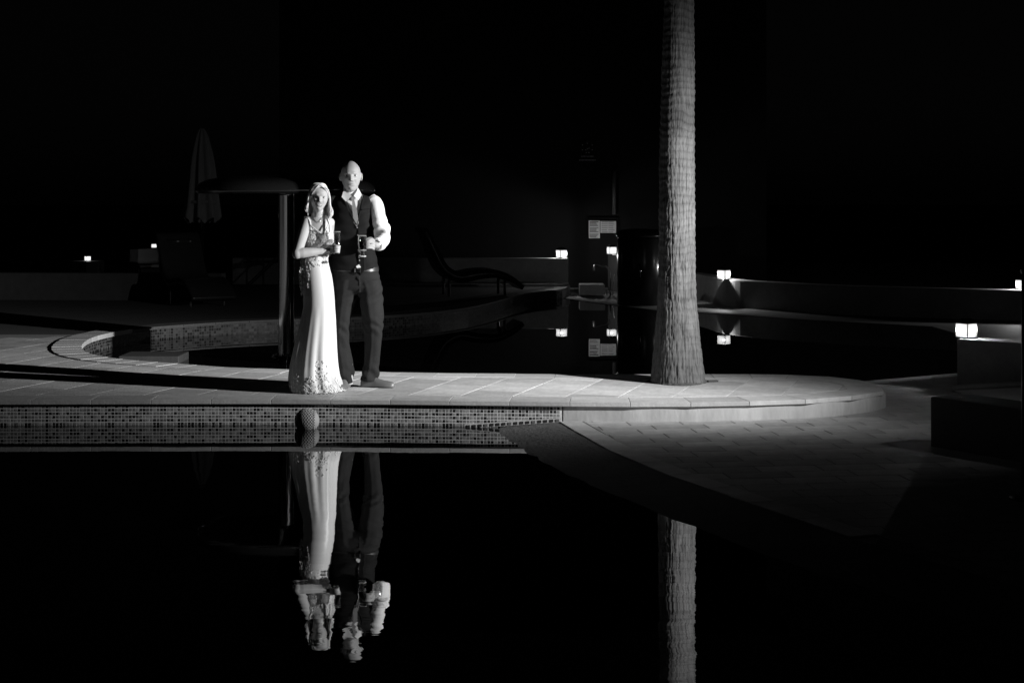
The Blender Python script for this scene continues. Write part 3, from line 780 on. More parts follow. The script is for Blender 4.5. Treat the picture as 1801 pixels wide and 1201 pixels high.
# ------------------------------------------------------------------ people
skin = mat('skin', .52, .5, [(30, .06), (120, .05)], (160, .15, .002))
skinm = mat('skin_groom', .38, .5, [(30, .08), (120, .05)], (160, .15, .002))
eyew = mat('eye_dark', .02, .15); brow_m = mat('brow_hair', .10, .8); lip_m = mat('lips', .22, .4); teeth_m = mat('teeth', .85, .3)
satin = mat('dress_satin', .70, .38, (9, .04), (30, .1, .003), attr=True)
lace_m = mat('lace_thread', .85, .6)
hair_m = mat('blonde_hair', .85, .42, [(8, .3), (60, .25)], stretch=(1, 1, .15))
shirt_m = mat('white_shirt', .74, .8, (40, .04), (60, .2, .003))
vest_m = mat('dark_waistcoat', .009, .8, (60, .2), (120, .3, .002), spec=.12)
trou_m = mat('grey_trousers', .017, .8, (50, .2), (100, .4, .002), spec=.12)
tie_m = mat('grey_tie', .24, .5, (60, .2))
shoe_m = mat('tan_leather', .13, .4, (20, .2), (80, .2, .002))

def rows_interp(rows, dz=.008):
    R = np.array([(p[0], p[1], p[2], p[3], p[4]) for p in rows], float); out = []
    n = len(R)
    for i in range(n-1):
        a, b, c, d = R[max(i-1, 0)], R[i], R[i+1], R[min(i+2, n-1)]
        L = abs(c[0]-b[0])/216; k = max(1, int(math.ceil(L/dz)))
        for s in range(k):
            t = s/k; q = .5*((2*b)+(-a+c)*t+(2*a-5*b+4*c-d)*t*t+(-a+3*b-3*c+d)*t**3)
            q[0] = b[0]+(c[0]-b[0])*t
            out.append(q)
    out.append(R[-1]); return out
def loft(rows, n=64, dz=.008, ex=2.3, disp=None, skip=None, cap=True, yawk=0.0):
    "rows: (photo row, left edge, right edge, depth, half depth). Returns verts, faces, and (theta,row) per vertex"
    G = rows_interp(rows, dz); V = []; T = []; F = []
    for q in G:
        py, xl, xr, Yc, ry = q; a, b = P(xl, py, Yc), P(xr, py, Yc); cx = (a.x+b.x)/2; rx = (b.x-a.x)/2
        for j in range(n):
            th_ = 2*PI*j/n; c, s = math.cos(th_), math.sin(th_)
            ux = math.copysign(abs(c)**(2/ex), c); uy = math.copysign(abs(s)**(2/ex), s)
            d = disp(th_, py) if disp else 0.0
            x = cx+(rx+d)*ux+yawk*ry*uy; y = Yc-(ry+d)*uy
            V.append((x, y, a.z)); T.append((th_, py, x, y))
    m = len(G)
    for i in range(m-1):
        for j in range(n):
            q = (i*n+j, i*n+(j+1) % n, (i+1)*n+(j+1) % n, (i+1)*n+j)
            if skip:
                cp = [T[k] for k in q]
                if skip(sum(CX+t[2]/t[3]*FPX for t in cp)/4, sum(t[1] for t in cp)/4, sum(V[k][1] for k in q)/4 < G[i][3]): continue
            F.append(q)
    if cap: F.append(tuple(range(n))); F.append(tuple(range((m-1)*n+n-1, (m-1)*n-1, -1)))
    return V, F, T

def head_mesh(center, hgt, wid, dep, yaw, roll, nose_=1.0, smile=0.0, jaw=.28):
    nu, nv = 120, 96; V = []; F = []
    c_, a_, b_ = hgt/2, wid/2, dep/2
    for i in range(nv+1):
        ph_ = PI*i/nv
        for j in range(nu):
            t = 2*PI*j/nu
            x, y, z = math.sin(ph_)*math.cos(t), math.sin(ph_)*math.sin(t), math.cos(ph_)
            # squarer skull section
            pf = (abs(math.cos(t))**2.25+abs(math.sin(t))**2.25)**(-1/2.25); x *= pf; y *= pf
            k_ = 1+.09*math.exp(-((z-.52)/.30)**2); x *= k_; y *= k_
            jz = max(0, -z)
            x *= 1-jaw*jz**1.6
            if y > 0: y *= 1-.42*jz**1.3
            else: y *= (1-.10*abs(x)**2)
            X, Y_, Z_ = x*a_, y*b_, z*c_
            if z < -.55: Y_ -= .010*(-z-.55)/.45 if y < 0 else 0
            if y < .1:
                k = min(1, max(0, (.1-y)/.4)); g = lambda q, s: math.exp(-(q/s)**2)
                s_ = hgt/.235; u, w = X/s_, Z_/s_; d = 0
                prof = 0
                if -.040 < w < .020: prof = ((.020-w)/.048)**1.3 if w > -.028 else max(0, 1-((-.028-w)/.010)**2)
                d += .029*nose_*prof*g(u, .0095+.004*prof)
                d += .007*g(w+.030, .007)*(g(u-.012, .006)+g(u+.012, .006))*nose_
                d -= .0105*(g(u-.031, .0145)+g(u+.031, .0145))*g(w-.006, .0100)
                d += .0075*g(w-.025, .0075)*(g(u-.026, .022)+g(u+.026, .022))
                d += .005*(g(u-.040, .016)+g(u+.040, .016))*g(w+.022, .016)*(1+smile)
                d += .006*g(w+.053, .0045)*g(u, .019)+.006*g(w+.064, .0055)*g(u, .017)
                d -= .006*g(w+.0585, .0035)*g(u, .022)
                d -= .0035*(g(u-.030-.25*(-.035-w), .005)+g(u+.030+.25*(-.035-w), .005))*g(w+.048, .016)
                d -= .004*g(w+.076, .006)*g(u, .02)
                d += .009*g(w+.096, .013)*g(u, .017)
                Y_ -= d*k*s_
            V.append(Vector((X, Y_, Z_)))
    for i in range(nv):
        for j in range(nu): F.append((i*nu+j, (i+1)*nu+j, (i+1)*nu+(j+1) % nu, i*nu+(j+1) % nu))
    R = Matrix.Rotation(yaw, 3, 'Z') @ Matrix.Rotation(roll, 3, 'Y')
    return [Vector(center)+R @ v for v in V], F, R

def face_parts(person, center, R, hgt, dep, wid, smile=False, lady=False, sub='eye'):
    s = hgt/.235
    def onface(u, w, y): return Vector(center)+R @ Vector((u*s, y*s, w*s))
    yb = -dep/2/s
    for sg in (-1, 1):
        m1 = MB(); m1.sphere(onface(sg*.031, .006, yb+.0225), (.0140*s, .010*s, .0078*s if lady else .0060*s), 16, 10, R); m1.build('eye', mat('eye_white', .55, .2), person, True)
        m1 = MB(); m1.sphere(onface(sg*.031, .006, yb+.0140), (.0072*s, .004*s, .0068*s), 12, 8, R); m1.build('iris', eyew, person, True)
        m1 = MB(); pts = [onface(sg*(.016+.010*k), .0235+.0030*math.sin(PI*k/3)+(.001 if k < 3 else -.002), yb+.010+.0030*k+.0012*k*k) for k in range(4)]
        m1.tube(pts, [.0030*s, .0042*s, .0036*s, .0018*s], 8); m1.build('eyebrow', brow_m, person, True)
        if lady:
            m1 = MB(); pts = [onface(sg*(.019+.0075*k), .0105+.0028*math.sin(PI*k/3), yb+.0125+.0020*k) for k in range(4)]; m1.tube(pts, .0024*s, 6); m1.build('lash_line', eyew, person, True)
    if smile:
        for (dz_, r_, c_) in ((.0035, .0028, 1), (-.0105, .0036, -1)):
            m1 = MB(); pts = [onface(-.028+.056*k/6, -.0575+dz_+(.008*((k-3)/3)**2)*(1 if dz_ > 0 else 1.35), yb+.0025+.011*((k-3)/3)**2) for k in range(7)]
            m1.tube(pts, [.001*s]+[r_*s]*5+[.001*s], 8); m1.build('lip', lip_m, person, True)
        m1 = MB(); pts = [onface(-.0225+.045*k/6, -.0605+.0085*((k-3)/3)**2, yb+.0045+.008*((k-3)/3)**2) for k in range(7)]
        m1.tube(pts, [.0012*s, .0042*s, .0052*s, .0055*s, .0052*s, .0042*s, .0012*s], 8); m1.build('teeth', teeth_m, person, True)
    else:
        m1 = MB(); pts = [onface(-.022+.044*k/6, -.0585-.001*((k-3)/3)**2, yb+.0005+.008*((k-3)/3)**2) for k in range(7)]
        m1.tube(pts, [.0008*s]+[.0022*s]*5+[.0008*s], 8); m1.build('lip', lip_m, person, True)

def finger(mb, pts, r): mb.tube([p for p in smooth_curve([tuple(p) for p in pts], 4)], list(np.linspace(r, r*.72, (len(pts)-1)*4+1)), 10)

# ================================================================= groom
YM = 13.0
man = thing('person', 'man in dark waistcoat, white shirt, grey tie and grey trousers holding a glass', 'person', (-1.30, YM, ZD))
def own(o, p): o.parent = p; o.matrix_parent_inverse = Matrix.Translation(p.location).inverted(); return o
class Own:
    "stand-in parent: builds in world coordinates, then attaches"
body = MB()
hc = P(617, 310.5, 12.95); hv, hf, Rm = head_mesh(hc, .252, .156, .205, math.radians(6), math.radians(-1), 1.15, 0, .13); body.add(hv, hf)
for sg in (-1, 1):      # ears
    e0 = Vector(hc)+Rm @ Vector((sg*.085, .014, -.004)); body.sphere(e0, (.0095, .020, .034), 14, 10, Rm @ Matrix.Rotation(sg*.35, 3, 'Z'))
body.tube([P(617, 322, 13.0), P(617, 335, 13.0), P(618, 347, 13.01), P(619, 358, 13.02)], [.058, .060, .064, .085], 24)
# trunk under the clothes
v, f, _ = loft([(346, 592, 648, 13.02, .07), (356, 587, 655, 13.02, .10), (380, 586, 655, 13.02, .115), (420, 586, 654, 13.02, .115), (470, 588, 662, 13.02, .115), (512, 590, 668, 13.02, .115)], 40, .02); body.add(v, f)
# left arm (picture right)
sh_l, el_l, wr_l = P(660, 357, 13.0), P(674, 416, 12.90), P(661.5, 432, 12.64)
body.tube([sh_l, sh_l.lerp(el_l, .5), el_l, el_l.lerp(wr_l, .5), wr_l], [.055, .05, .043, .042, .030], 16)
sh_r, el_r, wr_r = P(587, 357, 13.03), P(572, 412, 13.16), P(556, 440, 12.98)
body.tube([sh_r, sh_r.lerp(el_r, .5), el_r, el_r.lerp(wr_r, .5), wr_r], [.055, .05, .043, .04, .030], 16)
# left hand closed round the glass
GM = P(637, 433, 12.58)                                  # axis of the glass at half height
pc = P(657.5, 430.5, 12.600)
body.tube([wr_l, wr_l.lerp(pc, .5), pc, P(651.5, 428.5, 12.585)], [.030, .034, .040, .030], 16, squash=.72)
for k, (y0, y1, rr_) in enumerate(((421.5, 424.5, .0095), (426.8, 428.6, .0098), (432.0, 433.0, .0094), (436.6, 437.2, .0084))):
    finger(body, [P(658, y0+2, 12.58), P(652.5, y0-.5, 12.535), P(645.5, y1-.6, 12.520), P(639.5-abs(k-1)*.8+k*.6, y1+1.0, 12.532)], rr_)
finger(body, [P(659, 424, 12.62), P(653, 419, 12.635), P(646, 420, 12.632), P(641.5, 421.5, 12.630)], .0105)
# right hand resting behind the bride
pr_ = P(551, 446, 12.94); body.tube([wr_r, pr_], [.03, .036], 12, squash=.6)
for k in range(4): finger(body, [pr_+Vector((-.01, 0, .02-.016*k)), pr_+Vector((-.06, -.02, .015-.017*k)), pr_+Vector((-.095, -.05, .01-.018*k))], .0088)
finger(body, [pr_+Vector((0, 0, .02)), pr_+Vector((-.02, -.02, .06)), pr_+Vector((-.045, -.035, .075))], .0098)
# ankles
for (x, y, Yk) in ((611, 668, 12.97), (649, 666, 13.03)): body.tube([P(x, 640, Yk), P(x, y+8, Yk)], .045, 14)
for (a, b, c) in (((608, 500, 13.0), (600, 575, 12.97), (606, 645, 12.97)), ((651, 500, 13.0), (656, 575, 12.97), (652, 645, 13.02))): body.tube([P(*a), P(*b), P(*c)], [.065, .048, .04], 14)
bo_ = body.build('body', skinm); remesh(bo_, .0042, 2, .35); own(bo_, man)
# hair shadow: closely cropped sides
cap = MB(); cv = []
class PM: pass
def fp(fn, *a, **k):
    before = set(o.name for o in COL.objects); fn(None, *a, **k)
    return [o for o in COL.objects if o.name not in before]
for o in fp(face_parts, hc, Rm, .252, .205, .158): own(o, man)

# shirt: trunk + sleeves in one cloth
def wrk(a, k=1.0): return lambda th_, py: .004*k*math.sin(py*.55+3*math.sin(th_*2+a))+.003*k*math.sin(py*.9+5*th_)
sh = MB()
v, f, _ = loft([(343, 600, 637, 13.02, .062), (346, 592, 648, 13.02, .075), (351, 586, 656, 13.02, .095), (362, 584.5, 659, 13.02, .118), (380, 584, 658, 13.02, .128), (420, 583.5, 657, 13.02, .128), (476, 587, 664, 13.02, .126)], 56, .012, 2.3); sh.add(v, f)
def sleeve(pts, rad, seed):
    C = smooth_curve([tuple(p) for p in pts], 14); r = [float(q[0]) for q in smooth_curve([(q, 0) for q in rad], 14)]
    n = 28; V = []; F = []; up = None
    for i, p in enumerate(C):
        p = Vector(p); t = (Vector(C[min(i+1, len(C)-1)])-Vector(C[max(i-1, 0)])).normalized()
        a = Vector((0, -1, 0)) if up is None else up; up = (a-t*a.dot(t)).normalized(); sd_ = t.cross(up)
        for j in range(n):
            an_ = 2*PI*j/n; q = i/len(C)
            w = .0062*math.sin(i*.62+3.0*math.sin(an_+seed)+1.7*math.sin(i*.23))*(1.5 if .42 < q < .75 else .5)+.0045*math.sin(i*.17+2*an_+seed)
            V.append(p+(sd_*math.cos(an_)+up*math.sin(an_))*(r[i]+w))
    for i in range(len(C)-1):
        for j in range(n): F.append((i*n+j, i*n+(j+1) % n, (i+1)*n+(j+1) % n, (i+1)*n+j))
    F.append(tuple(range(n-1, -1, -1))); F.append(tuple((len(C)-1)*n+j for j in range(n)))
    return V, F
cuff = el_l.lerp(wr_l, .86)
v, f = sleeve([P(649, 352, 13.02), P(659, 362, 13.0), P(668.5, 392, 12.95), P(673.5, 414, 12.89), P(669, 427, 12.76), cuff], [.058, .068, .063, .058, .056, .046], .4); sh.add(v, f)
v, f = sleeve([P(597, 352, 13.04), P(588, 363, 13.03), P(578, 392, 13.10), P(571, 414, 13.15), P(564, 428, 13.06), el_r.lerp(wr_r, .85)], [.058, .066, .06, .055, .05, .042], 1.4); sh.add(v, f)
so = sh.build('shirt', shirt_m); remesh(so, .006, 2, .4); own(so, man)
# collar wings and stand
cl = MB(); cl.tube([P(617.5, 347, 13.005), P(617.5, 338.5, 13.01)], [.079, .068], 40, cap=False); o = cl.build('collar_stand', shirt_m, None, True); own(o, man)
def flap(poly, name, m, th_=.004, par=None):
    v = [P(*p) for p in poly]; n = len(v); nn = Vector((0, -th_, 0)); f = [tuple(range(n)), tuple(range(2*n-1, n-1, -1))]+[(i, (i+1) % n, (i+1) % n+n, i+n) for i in range(n)]
    o = obj(name, [p+nn for p in v]+[p-nn for p in v], f, m)
    bm = bmesh.new(); bm.from_mesh(o.data); bmesh.ops.recalc_face_normals(bm, faces=bm.faces); bm.to_mesh(o.data); bm.free()
    return own(o, par)
flap([(630.5, 331.5, 12.965), (635.8, 342, 12.945), (630.5, 352.5, 12.895), (622.3, 344.8, 12.905)], 'collar_wing', shirt_m, par=man)
flap([(604.5, 335.5, 12.935), (601, 347, 12.900), (608.5, 354.5, 12.878), (618.6, 344.8, 12.900)], 'collar_wing', shirt_m, par=man)
# tie
flap([(617.4, 346, 12.899), (624.0, 346, 12.899), (623.2, 352.3, 12.892), (619, 352.3, 12.892)], 'tie_knot', tie_m, .006, man)
flap([(619.2, 352, 12.886), (623.2, 352, 12.886), (628.0, 372, 12.880), (631.0, 392, 12.876), (627.5, 399, 12.874), (622.3, 392, 12.876), (620, 372, 12.880)], 'tie_blade', tie_m, .006, man)

# waistcoat with a deep V
def in_v(px, py, fr):
    if not fr: return False
    if py > 394.5: return False
    t = (py-343)/(394.5-343); return 602+(626.3-602)*t < px < 639.5+(627.6-639.5)*t
def vest_skip(px, py, fr):
    return in_v(px, py, fr)
vd = lambda th_, py: .0025*math.sin(py*.35+2*math.sin(3*th_))+.002*math.sin(7*th_+py*.1)
v, f, _ = loft([(344.5, 597, 641, 13.02, .080), (347.5, 589.5, 651, 13.02, .098), (353, 586, 655, 13.02, .115), (365, 583.6, 657.2, 13.02, .134), (385, 582.5, 658, 13.02, .142), (410, 582, 657.5, 13.02, .140), (440, 582.5, 658.5, 13.02, .138), (462, 584, 662, 13.02, .140), (474, 585.5, 664.5, 13.02, .142)], 150, .0045, 2.4, vd, vest_skip, cap=False)
vo = obj('waistcoat', v, f, vest_m, None, True); own(vo, man)
md = vo.modifiers.new('s', 'SOLIDIFY'); md.thickness = .006; md.offset = 1
# pointed hem of the waistcoat and the front overlap
flap([(627.0, 394, 12.876), (629.3, 394, 12.874), (631.5, 474, 12.874), (634.5, 484, 12.876), (641, 475, 12.874), (643, 473, 12.878), (640, 440, 12.873)], 'waistcoat_front', vest_m, .005, man)
flap([(604, 473, 12.882), (629, 473, 12.872), (628, 479, 12.874), (623, 484, 12.878)], 'waistcoat_point', vest_m, .004, man)
for pts in ([(601.8, 344, 12.93), (604.5, 350, 12.915), (610, 362, 12.893), (618, 378, 12.880), (626.8, 395, 12.874)], [(639.8, 344, 12.93), (638, 351, 12.915), (634.8, 364, 12.893), (631, 380, 12.880), (627.4, 396, 12.874)]):
    m1 = MB(); m1.tube(smooth_curve([tuple(P(*p)) for p in pts], 4), .0085, 8, squash=.7); own(m1.build('waistcoat_edge', vest_m, None, True), man)
for (x, y) in ((628, 400.5), (629.3, 414), (630.2, 428), (631, 442), (632, 458)):
    m1 = MB(); m1.sphere(P(x, y, 12.866), (.0065, .004, .0065), 12, 8); own(m1.build('button', mat('horn_button', .2, .15), None, True), man)
flap([(637, 368, 12.874), (650, 366.5, 12.89), (650, 368.5, 12.89), (637, 370, 12.874)], 'pocket_welt', vest_m, .004, man)

# trousers
tr_ = MB()
def tdisp(seed, knee):
    def d(th_, py):
        k = math.exp(-((py-knee)/22)**2); kb = math.exp(-((py-658)/14)**2); kt = math.exp(-((py-518)/18)**2)
        cr_ = .007*math.exp(-((th_-PI/2-.1)/.14)**2)
        dg = py*.16+2.6*th_+seed
        return cr_+.0055*k*math.sin(dg*1.7+1.3*math.sin(py*.11))+.010*kb*math.sin(py*.24+3.1*th_+seed)+.006*kt*math.sin(py*.30-3*th_+seed)+.0035*math.sin(py*.05+3*th_+seed)
    return d
v, f, _ = loft([(470, 586, 664, 13.01, .125), (480, 585.5, 666, 13.01, .132), (492, 585.5, 668.5, 13.01, .138), (504, 586, 671, 13.01, .138), (512, 589, 669, 13.01, .12), (517, 600, 658, 13.01, .08)], 72, .008, 2.4, lambda t, py: .003*math.sin(py*.6+3*math.sin(t*2)), cap=True); tr_.add(v, f)
v, f, _ = loft([(492, 622, 668, 13.0, .125), (505, 628, 671.5, 13.0, .125), (520, 630.5, 672.5, 13.0, .118), (535, 632.5, 673.2, 12.99, .112), (552, 635.5, 674.2, 12.97, .102), (572, 639, 674, 12.96, .092), (599, 642, 671.5, 12.98, .086), (633, 640.5, 667.5, 13.01, .08), (652, 637, 666, 13.02, .078), (662, 635, 664.5, 13.02, .082), (669, 634, 663.5, 13.02, .085)], 64, .006, 2.2, tdisp(.5, 572)); tr_.add(v, f)
v, f, _ = loft([(492, 586, 640, 13.0, .125), (505, 587, 634, 13.0, .125), (520, 587.5, 629, 13.0, .115), (540, 587, 622, 12.99, .108), (560, 586.5, 617.5, 12.97, .098), (582, 586.5, 614, 12.96, .09), (610, 587, 615, 12.97, .085), (640, 590, 621, 12.98, .083), (660, 593, 622, 12.97, .085), (673, 594, 621, 12.96, .088)], 64, .006, 2.2, tdisp(2.1, 585)); tr_.add(v, f)
to = tr_.build('trousers', trou_m); remesh(to, .0055, 6, .5); own(to, man)
flap([(631.5, 486, 12.862), (633.2, 486, 12.862), (634, 514, 12.880), (632.6, 514, 12.880)], 'fly_seam', mat('seam', .02, .8), .003, man)
# belt and buckle
v, f, _ = loft([(469.5, 585, 665, 13.01, .134), (476.5, 585, 666, 13.01, .137)], 80, .01, 2.4, cap=False); o = obj('belt', v, f, mat('belt_leather', .025, .4), None, True); own(o, man)
m1 = MB(); m1.box(P(629, 475.5, 12.862), (.045, .008, .035)); o = m1.build('buckle', mat('buckle_metal', .6, .2, metal=1.0)); bevel(o, .003); own(o, man)
flap([(626, 468.5, 12.868), (631.5, 465, 12.867), (635, 470.5, 12.867), (628, 471.5, 12.866)], 'shirt_tail', shirt_m, .002, man)
# watch
m1 = MB(); w0 = wr_l.lerp(cuff, .35); m1.tube([w0+(wr_l-cuff).normalized()*.007, w0-(wr_l-cuff).normalized()*.007], .0375, 24); own(m1.build('watch', mat('watch_metal', .5, .2, metal=1.0), None, True), man)

def shoe(heel, ang, L_, name='shoe'):
    u = Vector((math.cos(ang), math.sin(ang), 0)); w = Vector((-u.y, u.x, 0)); mb = MB(); V = []; F = []; n = 20
    prof = [(0, .030, .050), (.06, .034, .064), (.2, .036, .075), (.36, .037, .074), (.5, .042, .060), (.66, .047, .048), (.8, .045, .042), (.92, .034, .036), (.98, .018, .028), (1.0, .006, .018)]
    P_ = smooth_curve(prof, 4)
    for (t, hw, h) in P_:
        for j in range(n):
            a = 2*PI*j/n; c, s = math.cos(a), math.sin(a); zz2 = (h*s if s > 0 else 0.012*s)+.014
            V.append(heel+u*(t*L_)+w*(hw*c*(1 if s < 0 else .94))+Vector((0, 0, max(zz2, .004))))
    m = len(P_)
    for i in range(m-1):
        for j in range(n): F.append((i*n+j, i*n+(j+1) % n, (i+1)*n+(j+1) % n, (i+1)*n+j))
    F.append(tuple(range(n))); F.append(tuple((m-1)*n+n-1-j for j in range(n))); mb.add(V, F)
    o = mb.build(name, shoe_m, None, True); own(o, man)
    sole = MB(); V = []
    for z in (0.0008, .018):
        for (t, hw, h) in P_: V.append(heel+u*(t*L_*1.03-.005)+w*(hw+.0075)+Vector((0, 0, z)))
        for (t, hw, h) in P_[::-1]: V.append(heel+u*(t*L_*1.03-.005)-w*(hw+.0075)+Vector((0, 0, z)))
    k = len(V)//2; f = [tuple(range(k)), tuple(range(2*k-1, k-1, -1))]+[(i, (i+1) % k, (i+1) % k+k, i+k) for i in range(k)]
    s_ = obj('sole', V, f, mat('sole', .03, .7), None)
    s_.parent = o; s_.matrix_parent_inverse = o.matrix_parent_inverse.copy()
    # laces
    for q in (.34, .42, .50):
        m1 = MB(); h = np.interp(q, [p[0] for p in prof], [p[2] for p in prof])+.016; b0 = heel+u*(q*L_)+Vector((0, 0, h)); m1.tube([b0-w*.018-Vector((0, 0, .004)), b0, b0+w*.018-Vector((0, 0, .004))], .0028, 6)
        l_ = m1.build('shoe_lace', shoe_m, None, True); l_.parent = o; l_.matrix_parent_inverse = o.matrix_parent_inverse.copy()
hl = P(636, 681, 13.03); hl.z = ZD; shoe(hl, math.radians(-16), .285)
hr_ = P(611, 680, 13.0); hr_.z = ZD; shoe(hr_, math.radians(-97), .285)

# ================================================================= bride
YW = 12.75
lady = thing('person', 'blonde smiling woman in a long white lace dress holding a tall glass', 'person', (-1.55, YW, ZD))
lb = MB(); LHc = P(560.5, 348.5, 12.70)
lv, lf, Rl = head_mesh(LHc, .222, .142, .185, math.radians(12), math.radians(3), .85, .8, .34); lb.add(lv, lf)
lb.tube([P(561, 360, 12.74), P(561, 372, 12.74), P(560, 380, 12.75), P(559, 390, 12.76)], [.046, .046, .052, .08], 22)
v, f, _ = loft([(380, 549, 570, 12.76, .055), (384, 542, 577, 12.76, .068), (389, 537.5, 582, 12.76, .082), (397, 537, 583, 12.76, .095), (408, 538, 585, 12.76, .106), (418, 538, 586, 12.76, .108), (436, 536, 580, 12.76, .094), (455, 535, 575, 12.76, .09), (490, 536, 581, 12.76, .11), (530, 538, 584, 12.76, .11)], 48, .012, 2.15); lb.add(v, f)
s1, e1, w1 = P(539.5, 391, 12.71), P(522.5, 446, 12.52), P(567.5, 441.5, 12.585)
lb.tube([P(545, 388, 12.75), s1, s1.lerp(e1, .35), s1.lerp(e1, .7), e1], [.036, .043, .043, .040, .037], 18)
lb.tube([e1+Vector((-.004, 0, .0)), e1.lerp(w1, .22), e1.lerp(w1, .55), e1.lerp(w1, .85), w1], [.037, .041, .036, .027, .025], 18)
lb.sphere(e1+Vector((-.001, 0, -.002)), .0405, 18, 12)
# far arm goes round the groom's back
s2_, e2, w2 = P(579.5, 391, 12.77), P(578, 420, 13.0), P(574, 440, 13.2)
lb.tube([P(574, 388, 12.76), s2_, s2_.lerp(e2, .5), e2, w2], [.036, .042, .04, .036, .026], 16)
p2 = P(576, 444, 13.24); lb.tube([w2, p2], [.026, .03], 12, squash=.6)
for k in range(4): finger(lb, [p2+Vector((.0, 0, .02-.014*k)), p2+Vector((.05, .01, .015-.014*k)), p2+Vector((.085, .005, .01-.014*k))], .0078)
finger(lb, [p2, p2+Vector((.02, 0, .045)), p2+Vector((.045, 0, .06))], .0085)
# hand round the flute
GW = P(592.5, 424, 12.595)
hp = P(578.5, 438.5, 12.605); lb.tube([w1, w1.lerp(hp, .6), hp, P(584, 437, 12.595)], [.025, .029, .034, .026], 16, squash=.72)
for k, (y0, y1, rr_) in enumerate(((432.0, 432.5, .0082), (436.4, 436.4, .0085), (440.6, 440.2, .0082), (444.4, 443.6, .0074))):
    finger(lb, [P(580.5, y0+.5, 12.585), P(586.5, y0-.3, 12.553), P(593.5, y1, 12.547), P(598.0-.5*k, y1+.6, 12.567), P(597.5-.5*k, y1+.9, 12.587)], rr_)
finger(lb, [P(580, 436, 12.615), P(585, 430.5, 12.625), P(590, 428, 12.616)], .0088)
# legs under the gown
for x in (548, 572): lb.tube([P(x, 525, 12.76), P(x, 600, 12.74), P(x, 672, 12.76)], [.07, .05, .035], 14)
lo_ = lb.build('body', skin); remesh(lo_, .004, 2, .35); own(lo_, lady)
for o in fp(face_parts, LHc, Rl, .222, .185, .142, smile=True, lady=True): own(o, lady)

# hair: a cap of combed strands and long locks
hm = MB(); rs = np.random.RandomState(5)
hv2 = []; nu, nv = 90, 40; ok = []
for i in range(nv+1):
    ph_ = PI*.66*i/nv
    for j in range(nu):
        t = 2*PI*j/nu; x, y, z = math.sin(ph_)*math.cos(t), math.sin(ph_)*math.sin(t), math.cos(ph_)
        rr2 = 1+.012*math.sin(31*t+3*ph_)*math.sin(ph_)
        k_ = 1+.10*math.sin(PI*min(1, max(0, z)*1.05))
        q = Vector((x*.0765*k_*rr2, (y*.0975*k_+.003)*rr2, z*.1165+.001))
        ok.append(not (y < -.12 and q.z < .080-5.5*q.x*q.x*1.4))
        hv2.append(Vector(LHc)+Rl @ q)
hm.add(hv2, [f_ for f_ in ((i*nu+j, (i+1)*nu+j, (i+1)*nu+(j+1) % nu, i*nu+(j+1) % nu) for i in range(nv) for j in range(nu)) if all(ok[k] for k in f_)])
def lock(pts, r0, tw=0.0):
    q = [Vector(LHc)+Rl @ Vector(p) for p in smooth_curve(pts, 6)]; n = len(q)
    hm.tube(q, [r0*(.5+.5*math.sin(PI*min(1, .12+.95*i/n)))*(1 if i < n*.75 else 1-.8*(i/n-.75)/.25) for i in range(n)], 6, squash=.7)
def side(sg, num, ymin, ymax, lo_, hi_, fl):
    for k in range(num):
        y0 = rs.uniform(-.078, .03); yd = rs.uniform(ymin, ymax); e_ = rs.uniform(lo_, hi_); j1, j2, j3 = rs.normal(0, .0025, 3); out_ = rs.uniform(0, .012)
        zp = .112-.9*max(0, -y0-.03)**1.15*.9; yy = .5*y0+.5*yd
        pts = [(-.010+j1, y0, zp), (sg*.034-.006+j1, .7*y0+.3*yd, .1005-.4*max(0, -yy-.03)), (sg*.066, yy, .070), (sg*(.0815+out_*.5), yd, .012+j2),
               (sg*(.083+out_), yd+j3, -.045), (sg*(.084+out_*1.5+fl*rs.rand()), yd+j3-.004, .5*(e_-.045)-.02), (sg*(.078+out_+fl*rs.rand()), yd-.012+j1*2, e_)]
        lock(pts, .0048+.0022*rs.rand())
side(1, 130, -.026, .055, -.175, -.105, .020)
side(-1, 90, -.050, .055, -.120, -.060, .006)
for k in range(60):                                     # back
    a = PI*(.08+.84*rs.rand()); c, s_ = math.cos(a), math.sin(a); e_ = -.15+.05*rs.rand()
    lock([(.01*c, .01, .1185), (.05*c, .05*s_+.01, .105), (.084*c, .10*s_+.004, .03), (.086*c, .106*s_, -.05), (.08*c, .10*s_, e_)], .009)
for k in range(16):                                     # long fringe swept off the parting to either side
    a = k/15; j1 = rs.normal(0, .002)
    lock([(-.012+j1, -.074+.01*a, .098), (-.034, -.088+.012*a, .074), (-.056-.004*a, -.074+.012*a, .040), (-.072, -.052+.01*a, -.006), (-.078, -.040, -.05)], .0042)
    lock([(-.008+j1, -.070+.012*a, .101), (.030, -.080+.016*a, .084), (.058+.004*a, -.056+.016*a, .054), (.078, -.026+.012*a, .006), (.086, -.016, -.05)], .0042)
ho = hm.build('hair', hair_m, None, True); own(ho, lady)

